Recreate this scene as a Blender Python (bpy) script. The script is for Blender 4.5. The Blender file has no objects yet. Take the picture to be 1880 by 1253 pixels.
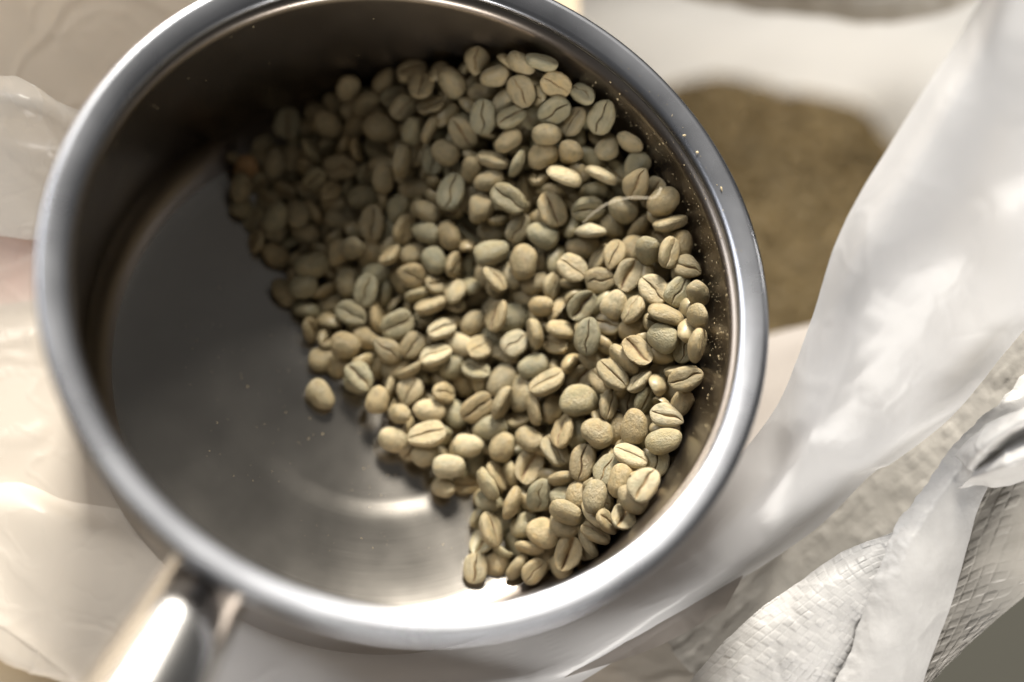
import bpy, bmesh, math, random
import numpy as np
from mathutils import Vector, Matrix, Quaternion, noise

S = 0.001                      # everything below is in millimetres
scene = bpy.context.scene
COL = scene.collection
R = math.radians

# ------------------------------------------------------------ camera
CAM = [[0.970545, -0.087692, -0.224395, -50.453461], [0.0, 0.931405, -0.363985, -129.369478], [0.240921, 0.353264, 0.90397, 350.028813]]
cam = bpy.data.cameras.new('camera')
cam.lens = 50; cam.sensor_width = 36
cam.clip_start = 0.02; cam.clip_end = 60
cam.dof.use_dof = True
cam.dof.focus_distance = 0.347
cam.dof.aperture_fstop = 2.55
camo = bpy.data.objects.new('camera', cam); COL.objects.link(camo)
m4 = Matrix([r for r in CAM] + [[0, 0, 0, 1]])
for k in range(3): m4[k][3] *= S
camo.matrix_world = m4
scene.camera = camo

# ------------------------------------------------------------ light: a window behind the pan, dim room, and an added fill lamp
world = bpy.data.worlds.new('World'); scene.world = world; world.use_nodes = True
bg = world.node_tree.nodes['Background']
bg.inputs[0].default_value = (1.0, 0.975, 0.94, 1); bg.inputs[1].default_value = 0.09
def area_lamp(name, direction, dist, w, h, power, color):
    l = bpy.data.lights.new(name, 'AREA'); l.shape = 'RECTANGLE'; l.size = w; l.size_y = h
    l.energy = power; l.color = color
    o = bpy.data.objects.new(name, l); COL.objects.link(o)
    d = Vector(direction).normalized(); o.location = d * dist
    o.rotation_euler = d.to_track_quat('Z', 'Y').to_euler()
    return o
area_lamp('window_light', (-0.06, 0.75, 0.655), 2.6, 0.62, 0.56, 192, (1.0, 0.945, 0.85))
area_lamp('side_window_light', (-0.66, 0.42, 0.62), 2.2, 1.2, 1.2, 27, (0.97, 0.98, 1.0))
area_lamp('front_fill_light', (0.35, -1.0, 0.22), 2.2, 2.2, 0.5, 72, (1.0, 0.955, 0.89))  # added low fill from the front, brightens film in the pan's shadow
scene.view_settings.view_transform = 'Standard'
scene.view_settings.look = 'None'
scene.view_settings.exposure = 0.0
scene.cycles.max_bounces = 10
scene.cycles.transparent_max_bounces = 12

# ------------------------------------------------------------ helpers
def link(name, me, mat=None, parent=None, smooth=True):
    o = bpy.data.objects.new(name, me); COL.objects.link(o)
    if mat: me.materials.append(mat)
    if smooth: me.polygons.foreach_set('use_smooth', [True] * len(me.polygons))
    if parent: o.parent = parent
    return o
def tag(o, label=None, cat=None, group=None, kind=None):
    for k, v in (('label', label), ('category', cat), ('group', group), ('kind', kind)):
        if v: o[k] = v
    return o
def empty(name, label, cat, loc=(0, 0, 0)):
    o = bpy.data.objects.new(name, None); COL.objects.link(o)
    o.empty_display_size = 0.01; o.location = Vector(loc) * S
    return tag(o, label, cat)
def mesh(name, v, f):
    me = bpy.data.meshes.new(name); me.from_pydata([tuple(c) for c in v], [], f); me.update(); return me
def catmull(P, n):
    P = np.asarray(P, float); k = len(P)
    E = np.concatenate([[2 * P[0] - P[1]], P, [2 * P[-1] - P[-2]]])
    t = np.linspace(0, k - 1, n); i = np.minimum(t.astype(int), k - 2); u = (t - i).reshape((-1,) + (1,) * (P.ndim - 1))
    a, b, c, d = E[i], E[i + 1], E[i + 2], E[i + 3]
    return 0.5 * (2 * b + (c - a) * u + (2 * a - 5 * b + 4 * c - d) * u * u + (3 * b - a - 3 * c + d) * u ** 3)
def fbm(p, oct=4, seed=0.0):
    return noise.fractal(Vector((p[0], p[1], p[2] + seed)), 1.0, 2.0, oct)
def ridge(p, seed=0.0):
    v = noise.noise(Vector((p[0], p[1], p[2] + seed)))
    return (1 - min(1, abs(v) * 3.2)) ** 2
def fold(p, s, seed):
    v = noise.noise(Vector((p[0] * s, p[1] * s, p[2] * s + seed))) + 0.15 * noise.noise(Vector((p[0] * s * 3, p[1] * s * 3, p[2] * s * 3 + seed)))
    return max(0.0, 1 - abs(v) * 14)
def sheet(name, ctrl, nu, nv, mat, parent=None, disp=None, thick=0.0, edge=None):
    """smooth sheet through a grid of points (mm), displaced along its normal (mm)"""
    G = np.asarray(ctrl, float)
    A = catmull(G, nu); A = catmull(A.transpose(1, 0, 2), nv).transpose(1, 0, 2)
    du = np.gradient(A, axis=0); dv = np.gradient(A, axis=1)
    Nn = np.cross(du, dv); Nn /= np.linalg.norm(Nn, axis=2)[..., None] + 1e-9
    cd = np.array([CAM[0][3], CAM[1][3], CAM[2][3]]) - A.mean((0, 1))
    if (Nn.mean((0, 1)) @ cd) < 0: Nn = -Nn
    lu = np.concatenate([[0], np.cumsum(np.linalg.norm(np.diff(A.mean(1), axis=0), axis=1))])
    lv = np.concatenate([[0], np.cumsum(np.linalg.norm(np.diff(A.mean(0), axis=0), axis=1))])
    if edge is not None:
        for i in range(nu):
            for j in range(nv): A[i, j] = edge(A[i, j], i / (nu - 1), j / (nv - 1), lu[i], lv[j])
    if disp is not None:
        for i in range(nu):
            for j in range(nv):
                A[i, j] += Nn[i, j] * disp(A[i, j], lu[i], lv[j], i / (nu - 1), j / (nv - 1))
    v = (A * S).reshape(-1, 3)
    f = [(i * nv + j, i * nv + j + 1, (i + 1) * nv + j + 1, (i + 1) * nv + j) for i in range(nu - 1) for j in range(nv - 1)]
    me = mesh(name, v, f)
    uv = me.uv_layers.new(name='cloth')
    idx = np.array(f).ravel()
    UV = np.stack([np.repeat(lu, nv), np.tile(lv, nu)], 1)[idx] / 100.0
    uv.data.foreach_set('uv', UV.ravel())
    o = link(name, me, mat, parent)
    if thick:
        s = o.modifiers.new('thickness', 'SOLIDIFY'); s.thickness = thick * S; s.offset = 0
    return o
def lathe(name, prof, n, mat, parent=None, close=False):
    v = []; f = []; k = len(prof)
    for i in range(n):
        a = 2 * math.pi * i / n
        for r, z in prof: v.append((r * math.cos(a) * S, r * math.sin(a) * S, z * S))
    for i in range(n):
        j = (i + 1) % n
        for q in range(k if close else k - 1):
            f.append((i * k + q, j * k + q, j * k + (q + 1) % k, i * k + (q + 1) % k))
    me = mesh(name, v, f)
    bm = bmesh.new(); bm.from_mesh(me); bmesh.ops.remove_doubles(bm, verts=bm.verts, dist=1e-7)
    bmesh.ops.recalc_face_normals(bm, faces=bm.faces); bm.to_mesh(me); bm.free()
    return link(name, me, mat, parent)
def loft(name, path, radii, n, mat, parent=None, up=(0, 0, 1), power=2.0, wob=0.0):
    """closed tube along a path (mm); radii = (half width, half thickness) at each point"""
    P = np.asarray(path, float); m = len(P); v = []
    for i in range(m):
        t = Vector(P[min(i + 1, m - 1)] - P[max(i - 1, 0)]).normalized()
        s = t.cross(Vector(up)).normalized(); u = s.cross(t)
        for j in range(n):
            a = 2 * math.pi * j / n; c, d = math.cos(a), math.sin(a)
            x = math.copysign(abs(c) ** (2 / power), c) * radii[i][0]; y = math.copysign(abs(d) ** (2 / power), d) * radii[i][1]
            q = Vector(P[i]) + s * x + u * y
            if wob: q += (s * c + u * d) * wob * fbm(q * 0.12, 3)
            v.append(q * S)
    f = [(i * n + j, i * n + (j + 1) % n, (i + 1) * n + (j + 1) % n, (i + 1) * n + j) for i in range(m - 1) for j in range(n)]
    f += [tuple(range(n))[::-1], tuple((m - 1) * n + j for j in range(n))]
    return link(name, mesh(name, v, f), mat, parent)

# ------------------------------------------------------------ materials
def new_mat(name):
    m = bpy.data.materials.new(name); m.use_nodes = True
    nt = m.node_tree; nt.nodes.clear()
    return m, nt
def N(nt, t, **kw):
    n = nt.nodes.new(t)
    for k, v in kw.items():
        if k in n.inputs: n.inputs[k].default_value = v
        else: setattr(n, k, v)
    return n
def L(nt, a, b): nt.links.new(a, b)
def out(nt, s): o = nt.nodes.new('ShaderNodeOutputMaterial'); L(nt, s, o.inputs['Surface'])
def ramp(nt, fac, stops):
    r = nt.nodes.new('ShaderNodeValToRGB'); e = r.color_ramp.elements
    while len(e) < len(stops): e.new(0.5)
    for k, (p, c) in enumerate(stops): e[k].position = p; e[k].color = tuple(c) + (1,)
    L(nt, fac, r.inputs[0]); return r

def steel(name, base=(0.36, 0.35, 0.34), rough=0.27, brush=0.0, circular=True, aniso=0.0, dust=0.0):
    m, nt = new_mat(name)
    tc = N(nt, 'ShaderNodeTexCoord')
    p = N(nt, 'ShaderNodeBsdfPrincipled', Metallic=1.0, Roughness=rough)
    p.inputs['Base Color'].default_value = base + (1,)
    if aniso:
        p.inputs['Anisotropic'].default_value = aniso; p.inputs['Anisotropic Rotation'].default_value = 0.25
        t = N(nt, 'ShaderNodeTangent', direction_type='RADIAL', axis='Z'); L(nt, t.outputs[0], p.inputs['Tangent'])
    n1 = N(nt, 'ShaderNodeTexNoise', Scale=60.0, Detail=5.0); L(nt, tc.outputs['Object'], n1.inputs['Vector'])
    rr = N(nt, 'ShaderNodeMapRange'); rr.inputs[3].default_value = rough * 0.82; rr.inputs[4].default_value = rough * 1.25
    L(nt, n1.outputs['Fac'], rr.inputs[0]); L(nt, rr.outputs[0], p.inputs['Roughness'])
    if brush > 0.3:
        n5 = N(nt, 'ShaderNodeTexNoise', Scale=28.0, Detail=8.0, Roughness=0.7); L(nt, tc.outputs['Object'], n5.inputs['Vector'])
        st = ramp(nt, n5.outputs['Fac'], [(0.36, tuple(c * 0.92 for c in base)), (0.56, base)]); L(nt, st.outputs[0], p.inputs['Base Color'])
    if brush:
        sx = N(nt, 'ShaderNodeSeparateXYZ'); L(nt, tc.outputs['Object'], sx.inputs[0])
        x2 = N(nt, 'ShaderNodeVectorMath', operation='MULTIPLY'); x2.inputs[1].default_value = (1, 1, 0); L(nt, tc.outputs['Object'], x2.inputs[0])
        ln = N(nt, 'ShaderNodeVectorMath', operation='LENGTH'); L(nt, x2.outputs[0], ln.inputs[0])
        at = N(nt, 'ShaderNodeMath', operation='ARCTAN2'); L(nt, sx.outputs[1], at.inputs[0]); L(nt, sx.outputs[0], at.inputs[1])
        cb = N(nt, 'ShaderNodeCombineXYZ'); L(nt, ln.outputs['Value'], cb.inputs[0]); 
        am = N(nt, 'ShaderNodeMath', operation='MULTIPLY'); am.inputs[1].default_value = 0.0006; L(nt, at.outputs[0], am.inputs[0]); L(nt, am.outputs[0], cb.inputs[1])
        zz = N(nt, 'ShaderNodeMath', operation='MULTIPLY'); zz.inputs[1].default_value = 1.0; L(nt, sx.outputs[2], zz.inputs[0]); L(nt, zz.outputs[0], cb.inputs[2])
        nn = N(nt, 'ShaderNodeTexNoise', Scale=2600.0, Detail=3.0); L(nt, cb.outputs[0], nn.inputs['Vector'])
        b = N(nt, 'ShaderNodeBump', Strength=brush, Distance=0.00004); L(nt, nn.outputs['Fac'], b.inputs['Height']); L(nt, b.outputs[0], p.inputs['Normal'])
    out(nt, p.outputs[0]); return m
M_wall = steel('brushed_steel_wall', (0.245, 0.215, 0.19), 0.30, 0.10)
M_floor = steel('spun_steel_floor', (0.41, 0.385, 0.35), 0.225, 0.45, aniso=0.6)
M_rim = steel('satin_steel_rim', (0.31, 0.32, 0.35), 0.27)
M_handle = steel('polished_steel_handle', (0.66, 0.65, 0.64), 0.18)

def bean_material(name, attribute):
    m, nt = new_mat(name)
    tc = N(nt, 'ShaderNodeTexCoord')
    p = N(nt, 'ShaderNodeBsdfPrincipled', Roughness=0.41)
    p.inputs['Specular IOR Level'].default_value = 0.5
    p.inputs['Sheen Weight'].default_value = 0.03; p.inputs['Sheen Roughness'].default_value = 0.4
    if attribute:
        t = N(nt, 'ShaderNodeAttribute', attribute_name='tint'); tint = t.outputs['Color']; rnd = None
    else:
        t = N(nt, 'ShaderNodeObjectInfo'); tint = t.outputs['Color']; rnd = t.outputs['Random']
    off = N(nt, 'ShaderNodeVectorMath', operation='ADD'); L(nt, tc.outputs['Object'], off.inputs[0])
    if rnd:
        sc = N(nt, 'ShaderNodeMath', operation='MULTIPLY'); sc.inputs[1].default_value = 37.0; L(nt, rnd, sc.inputs[0]); L(nt, sc.outputs[0], off.inputs[1])
    n1 = N(nt, 'ShaderNodeTexNoise', Scale=420.0 if attribute else 1.9, Detail=4.0, Roughness=0.6); L(nt, off.outputs[0], n1.inputs['Vector'])
    mott = ramp(nt, n1.outputs['Fac'], [(0.30, (0.72, 0.76, 0.74)), (0.5, (1, 1, 1)), (0.72, (1.16, 1.09, 0.95))])
    c1 = N(nt, 'ShaderNodeMix', data_type='RGBA', blend_type='MULTIPLY'); c1.inputs[0].default_value = 1.0
    L(nt, tint, c1.inputs[6]); L(nt, mott.outputs[0], c1.inputs[7])
    # silverskin specks
    n2 = N(nt, 'ShaderNodeTexNoise', Scale=4200.0 if attribute else 17.0, Detail=3.0, Roughness=0.7); L(nt, off.outputs[0], n2.inputs['Vector'])
    sp = ramp(nt, n2.outputs['Fac'], [(0.60, (0, 0, 0)), (0.72, (0.30, 0.30, 0.30))])
    c2 = N(nt, 'ShaderNodeMix', data_type='RGBA'); L(nt, sp.outputs[0], c2.inputs[0]); L(nt, c1.outputs[2], c2.inputs[6]); c2.inputs[7].default_value = (0.52, 0.47, 0.34, 1)
    n7 = N(nt, 'ShaderNodeTexNoise', Scale=160.0 if attribute else 0.85, Detail=5.0, Roughness=0.65); L(nt, off.outputs[0], n7.inputs['Vector'])
    bl = ramp(nt, n7.outputs['Fac'], [(0.60, (0, 0, 0)), (0.70, (0.55, 0.55, 0.55))])
    c4 = N(nt, 'ShaderNodeMix', data_type='RGBA'); L(nt, bl.outputs[0], c4.inputs[0]); L(nt, c2.outputs[2], c4.inputs[6]); c4.inputs[7].default_value = (0.20, 0.135, 0.065, 1)
    cr = N(nt, 'ShaderNodeAttribute', attribute_name='crease')
    c3 = N(nt, 'ShaderNodeMix', data_type='RGBA'); L(nt, cr.outputs['Fac'], c3.inputs[0]); L(nt, c4.outputs[2], c3.inputs[6]); n6 = N(nt, 'ShaderNodeTexNoise', Scale=300.0 if attribute else 1.3, Detail=2.0); L(nt, off.outputs[0], n6.inputs['Vector']); ck = ramp(nt, n6.outputs['Fac'], [(0.42, (0.14, 0.075, 0.028)), (0.62, (0.40, 0.28, 0.14))]); L(nt, ck.outputs[0], c3.inputs[7])
    L(nt, c3.outputs[2], p.inputs['Base Color'])
    n3 = N(nt, 'ShaderNodeTexNoise', Scale=1500.0 if attribute else 6.5, Detail=6.0, Roughness=0.65); L(nt, off.outputs[0], n3.inputs['Vector'])
    b = N(nt, 'ShaderNodeBump', Strength=0.34, Distance=0.00022 if attribute else 0.055); L(nt, n3.outputs['Fac'], b.inputs['Height']); L(nt, b.outputs[0], p.inputs['Normal'])
    out(nt, p.outputs[0]); return m
M_bean = bean_material('green_coffee_bean', False)
M_fill = bean_material('green_coffee_bean_pile', True)

def film(name, color, clear, rough=0.42, trans=0.25, scale=45.0, bump=0.25):
    m, nt = new_mat(name)
    tc = N(nt, 'ShaderNodeTexCoord')
    p = N(nt, 'ShaderNodeBsdfPrincipled', Roughness=rough)
    n0 = N(nt, 'ShaderNodeTexNoise', Scale=scale * 0.3, Detail=4.0); L(nt, tc.outputs['Object'], n0.inputs['Vector'])
    cm = ramp(nt, n0.outputs['Fac'], [(0.3, tuple(c * 0.93 for c in color)), (0.7, color)])
    L(nt, cm.outputs[0], p.inputs['Base Color'])
    n1 = N(nt, 'ShaderNodeTexNoise', Scale=scale, Detail=4.0, Distortion=0.2); L(nt, tc.outputs['Object'], n1.inputs['Vector'])
    b = N(nt, 'ShaderNodeBump', Strength=bump, Distance=0.0025); L(nt, n1.outputs['Fac'], b.inputs['Height']); L(nt, b.outputs[0], p.inputs['Normal'])
    t = N(nt, 'ShaderNodeBsdfTranslucent'); t.inputs[0].default_value = tuple(color) + (1,)
    mx = N(nt, 'ShaderNodeMixShader'); mx.inputs[0].default_value = trans; L(nt, p.outputs[0], mx.inputs[1]); L(nt, t.outputs[0], mx.inputs[2])
    tr = N(nt, 'ShaderNodeBsdfTransparent')
    m2 = N(nt, 'ShaderNodeMixShader'); m2.inputs[0].default_value = clear; L(nt, mx.outputs[0], m2.inputs[1]); L(nt, tr.outputs[0], m2.inputs[2])
    out(nt, m2.outputs[0]); return m
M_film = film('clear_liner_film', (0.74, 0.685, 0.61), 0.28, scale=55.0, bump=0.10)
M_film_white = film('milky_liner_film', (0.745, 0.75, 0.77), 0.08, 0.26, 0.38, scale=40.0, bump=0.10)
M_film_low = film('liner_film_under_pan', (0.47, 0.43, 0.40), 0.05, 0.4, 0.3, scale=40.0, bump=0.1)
M_film_shade = film('shade_sheet_film', (0.80, 0.74, 0.66), 0.30, 0.4, 0.65, scale=40.0, bump=0.1)  # for the added out-of-view sheet that shades the upper-left film
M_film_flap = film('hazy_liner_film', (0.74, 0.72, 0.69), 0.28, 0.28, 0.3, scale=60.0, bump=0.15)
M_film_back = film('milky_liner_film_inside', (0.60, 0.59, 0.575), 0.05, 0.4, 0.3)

def woven(name, color, tape=0.0):
    m, nt = new_mat(name)
    tc = N(nt, 'ShaderNodeTexCoord')
    p = N(nt, 'ShaderNodeBsdfPrincipled', Roughness=0.38)
    n0 = N(nt, 'ShaderNodeTexNoise', Scale=120.0, Detail=5.0); L(nt, tc.outputs['Object'], n0.inputs['Vector'])
    cm = ramp(nt, n0.outputs['Fac'], [(0.3, tuple(c * 0.82 for c in color)), (0.68, color)])
    L(nt, cm.outputs[0], p.inputs['Base Color'])
    n1 = N(nt, 'ShaderNodeTexNoise', Scale=900.0, Detail=4.0); L(nt, tc.outputs['Object'], n1.inputs['Vector'])
    b = N(nt, 'ShaderNodeBump', Strength=0.35, Distance=0.0004); L(nt, n1.outputs['Fac'], b.inputs['Height']); L(nt, b.outputs[0], p.inputs['Normal'])
    t = N(nt, 'ShaderNodeBsdfTranslucent'); t.inputs[0].default_value = tuple(color) + (1,)
    mx = N(nt, 'ShaderNodeMixShader'); mx.inputs[0].default_value = 0.2; L(nt, p.outputs[0], mx.inputs[1]); L(nt, t.outputs[0], mx.inputs[2])
    out(nt, mx.outputs[0]); return m
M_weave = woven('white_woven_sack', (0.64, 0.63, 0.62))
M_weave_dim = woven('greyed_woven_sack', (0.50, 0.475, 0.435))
M_skirt = woven('beige_woven_sack', (0.66, 0.555, 0.44))
M_backhem = woven('tan_sack_edge', (0.40, 0.36, 0.30))

def plain(name, color, rough=0.6, scale=40.0, var=0.8):
    m, nt = new_mat(name)
    tc = N(nt, 'ShaderNodeTexCoord')
    p = N(nt, 'ShaderNodeBsdfPrincipled', Roughness=rough)
    n0 = N(nt, 'ShaderNodeTexNoise', Scale=scale, Detail=5.0); L(nt, tc.outputs['Object'], n0.inputs['Vector'])
    cm = ramp(nt, n0.outputs['Fac'], [(0.3, tuple(c * var for c in color)), (0.7, color)])
    L(nt, cm.outputs[0], p.inputs['Base Color']); out(nt, p.outputs[0]); return m
M_table = plain('tan_table', (0.50, 0.40, 0.27), 0.5, 30)
M_ground = plain('grey_floor', (0.055, 0.053, 0.042), 0.8, 3)
M_red = plain('red_print', (0.62, 0.12, 0.09), 0.6, 90, 0.6)
M_chaff = plain('chaff_flakes', (0.62, 0.50, 0.30), 0.7, 900, 0.7)
M_fibre = plain('pale_fibre', (0.62, 0.55, 0.42), 0.5, 200, 0.9)

# ------------------------------------------------------------ data (mm)
APRON = [[(-125.7, 114.1, 2.0), (-88.1, 122.5, 0.0), (-51.0, 130.1, -1.0), (-3.5, 139.5, -2.0), (46.8, 147.3, 0.0)], [(-119.2, 68.3, 3.0), (-89.9, 73.3, 2.0), (-46.8, 74.0, -3.0), (-1.3, 80.4, -3.0), (50.5, 87.8, -3.0)], [(-112.3, 18.2, 2.0), (-89.5, 21.6, 0.0), (-43.4, 28.0, -3.0), (0.4, 29.5, -3.0), (54.7, 35.4, -3.0)], [(-106.6, -21.7, 3.0), (-82.1, -19.1, 1.0), (-40.2, -14.4, -3.0), (1.8, -11.1, -3.0), (69.6, -5.6, -3.0)], [(-103.0, -48.1, 3.0), (-72.8, -45.8, 1.0), (-37.7, -48.3, -3.0), (2.9, -46.0, -3.0), (83.8, -41.4, -3.0)], [(-100.9, -65.3, 0.0), (-77.9, -76.9, 0.0), (-35.8, -75.0, -2.0), (10.5, -73.2, -2.0), (97.3, -63.0, -1.0)], [(-101.0, -67.0, -3.0), (-76.8, -78.0, -3.0), (-53.1, -93.1, -3.0), (11.3, -101.7, -2.0), (102.4, -100.0, -1.0)]]
SKIRT = [[(-125.7, 114.1, -2.0), (-88.1, 122.5, -4.0), (-51.0, 130.1, -5.0), (-3.5, 139.5, -6.0), (46.8, 147.3, -4.0)], [(-119.2, 68.3, -1.0), (-89.9, 73.3, -2.0), (-46.8, 74.0, -7.0), (-1.3, 80.4, -7.0), (50.5, 87.8, -7.0)], [(-112.3, 18.2, -2.0), (-89.5, 21.6, -4.0), (-43.4, 28.0, -7.0), (0.4, 29.5, -7.0), (54.7, 35.4, -7.0)], [(-106.6, -21.7, -1.0), (-82.1, -19.1, -3.0), (-40.2, -14.4, -7.0), (1.8, -11.1, -7.0), (69.6, -5.6, -7.0)], [(-103.0, -48.1, -1.0), (-72.8, -45.8, -3.0), (-37.7, -48.3, -7.0), (2.9, -46.0, -7.0), (83.8, -41.4, -7.0)], [(-102.1, -62.3, -6.0), (-77.3, -74.7, -6.0), (-54.8, -89.0, -6.0), (12.0, -101.4, -6.0), (104.6, -99.6, -6.0)]]
LEFT_FLAP = [[(-108.2, 61.3, 23.1), (-100.1, 59.3, 25.4), (-96.0, 58.4, 27.1), (-91.6, 56.3, 27.4), (-86.6, 54.3, 25.6), (-80.1, 53.2, 23.5), (-69.3, 51.0, 17.5)], [(-107.0, 53.3, 24.6), (-98.8, 51.2, 29.1), (-93.5, 49.9, 29.9), (-88.5, 49.6, 27.7), (-83.6, 49.7, 23.4), (-77.1, 49.0, 19.2), (-67.7, 47.8, 12.2)], [(-106.6, 44.8, 16.8), (-98.7, 44.1, 18.5), (-92.2, 44.0, 19.0), (-87.1, 43.7, 17.9), (-81.8, 42.6, 15.5), (-75.2, 42.0, 12.4), (-67.0, 40.9, 7.4)], [(-106.1, 34.1, 8.2), (-98.1, 33.4, 9.9), (-91.5, 33.2, 10.4), (-86.3, 32.9, 9.3), (-81.0, 32.5, 8.3), (-74.4, 32.5, 6.6), (-66.2, 31.7, 3.9)], [(-105.7, 26.5, 1.9), (-97.8, 26.3, 2.7), (-91.1, 26.0, 3.2), (-85.9, 26.5, 3.5), (-80.5, 26.0, 2.5), (-73.8, 26.0, 0.8), (-65.6, 25.1, -2.0)]]
LOWER_FOLD = [[(-97.9, -34.6, -0.8), (-90.2, -35.4, 1.9), (-82.2, -38.1, 3.9), (-73.2, -41.2, 3.8), (-61.7, -42.5, 3.9), (-47.4, -44.6, 2.2)], [(-96.2, -44.0, 3.6), (-88.7, -43.6, 6.7), (-79.8, -45.7, 9.2), (-69.7, -48.7, 8.2), (-58.3, -51.6, 6.6), (-45.2, -55.5, 3.8)], [(-95.2, -53.7, 1.0), (-87.7, -53.9, 3.9), (-77.4, -57.7, 6.0), (-67.2, -62.0, 4.6), (-55.8, -65.2, 4.0), (-42.8, -69.3, 1.1)], [(-94.1, -62.0, 1.2), (-86.5, -65.0, 2.0), (-77.4, -70.3, 2.1), (-67.1, -75.4, 1.5), (-55.5, -81.2, 0.9), (-41.5, -84.2, -1.2)], [(-93.6, -66.6, 0.7), (-85.7, -71.0, 1.9), (-77.9, -75.9, 1.9), (-67.6, -82.8, 0.6), (-55.8, -90.8, -1.9), (-40.4, -96.4, -3.7)]]
BACK_WALL = [[(14.5, 146.4, -9.6), (72.5, 155.6, -13.6), (101.1, 150.3, -10.8), (123.1, 144.9, -9.8), (140.6, 142.4, -6.4), (157.1, 138.7, -1.6), (176.6, 139.2, 5.7), (197.1, 144.4, 18.4)], [(21.4, 134.6, -17.0), (76.7, 145.1, -27.8), (108.3, 147.5, -30.1), (131.9, 146.9, -30.0), (151.3, 146.9, -28.5), (172.1, 141.7, -22.1), (191.3, 137.2, -13.6), (209.5, 139.5, -2.6)], [(27.0, 118.1, -17.8), (88.0, 148.3, -56.9), (118.2, 156.5, -66.0), (140.9, 158.7, -64.0), (161.4, 157.0, -61.8), (188.1, 152.1, -54.9), (204.6, 141.9, -47.1), (224.6, 131.3, -35.4)], [(33.1, 97.2, -13.7), (103.1, 153.4, -89.8), (125.2, 167.9, -98.4), (149.1, 174.0, -97.8), (171.3, 168.7, -96.6), (200.0, 164.1, -89.1), (213.1, 146.5, -84.1), (230.8, 114.7, -79.3)], [(37.1, 88.0, -16.4), (125.7, 169.6, -149.6), (147.0, 186.2, -159.7), (175.8, 193.5, -160.7), (198.3, 187.8, -159.7), (228.1, 184.6, -151.3), (239.0, 164.1, -145.8), (259.3, 135.4, -141.3)]]
MASS = [[(79.2, 193.0, -118.0), (125.5, 200.4, -118.0), (171.1, 203.8, -112.0), (222.4, 213.3, -114.0), (291.8, 227.0, -118.0)], [(77.1, 142.3, -112.0), (118.4, 143.5, -104.0), (162.0, 147.3, -100.0), (211.5, 156.2, -104.0), (280.0, 170.0, -112.0)], [(76.8, 102.9, -112.0), (116.9, 103.8, -104.0), (159.3, 106.9, -100.0), (207.3, 114.4, -104.0), (273.7, 125.9, -112.0)], [(77.6, 65.1, -116.0), (117.6, 66.7, -110.0), (161.1, 70.9, -110.0), (207.6, 76.2, -112.0), (270.2, 83.8, -116.0)], [(78.9, 33.6, -122.0), (120.6, 36.9, -122.0), (164.1, 40.4, -122.0), (209.5, 44.0, -122.0), (269.0, 48.8, -122.0)]]
FRONT_WALL = [[(109.2, 35.1, -119.4), (135.5, 39.5, -88.9), (156.4, 44.9, -70.5), (174.7, 48.2, -53.6)], [(79.1, 14.2, -30.1), (104.1, 20.8, -13.6), (117.5, 22.7, -0.6), (130.8, 23.6, 14.1)], [(75.2, -9.1, -10.6), (94.6, -0.8, 3.0), (108.3, 2.0, 16.5), (120.4, 4.0, 31.3)], [(67.9, -41.3, -1.1), (84.8, -30.3, 12.0), (96.8, -22.7, 24.6), (108.1, -18.7, 33.5)], [(44.7, -65.6, 1.1), (67.8, -55.3, 11.0), (82.3, -46.8, 20.2), (97.6, -40.4, 26.6)], [(25.1, -85.6, -5.2), (50.8, -78.0, 4.2), (69.9, -71.7, 11.5), (86.9, -62.5, 17.3)]]
RIGHT_FLAP = [[(109.7, 53.3, 131.5), (111.7, 47.5, 136.3), (126.7, 42.1, 127.9), (147.7, 44.2, 109.6)], [(112.7, 50.6, 111.2), (111.3, 38.4, 121.4), (129.3, 25.1, 113.9), (151.1, 17.4, 94.1)], [(107.6, 40.0, 96.8), (106.2, 25.7, 109.5), (126.0, 12.1, 99.0), (153.3, 9.7, 80.5)], [(101.1, 25.4, 82.7), (100.9, 12.0, 97.2), (122.2, 2.4, 89.7), (148.4, 0.7, 70.1)], [(97.3, 14.1, 72.8), (98.0, 1.1, 86.5), (121.5, -7.3, 76.8), (144.3, -6.2, 60.8)], [(94.9, -1.2, 61.6), (97.2, -11.3, 72.5), (117.1, -20.0, 61.8), (134.9, -19.3, 51.0)], [(91.1, -17.8, 48.5), (94.5, -26.1, 58.1), (110.1, -30.9, 51.2), (123.7, -28.7, 42.2)], [(85.3, -28.5, 31.7), (91.8, -34.9, 43.9), (105.3, -35.7, 42.6), (119.2, -31.2, 38.9)], [(69.6, -46.3, 15.0), (80.1, -48.8, 25.5), (92.3, -48.6, 30.8), (106.4, -44.4, 29.4)], [(44.0, -57.9, 4.0), (58.4, -61.6, 12.7), (72.2, -62.2, 18.1), (85.7, -58.7, 17.3)], [(-7.5, -63.2, -2.2), (23.7, -73.8, 1.0), (46.4, -76.6, 4.8), (61.9, -74.0, 5.3)], [(-36.6, -66.5, 1.5), (-15.2, -78.7, 2.0), (3.4, -85.8, 2.5), (39.2, -89.7, 0.0)], [(-48.5, -76.0, 1.5), (-34.8, -91.9, 2.0), (-9.0, -99.9, 2.5), (39.2, -98.7, 0.0)]]
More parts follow.
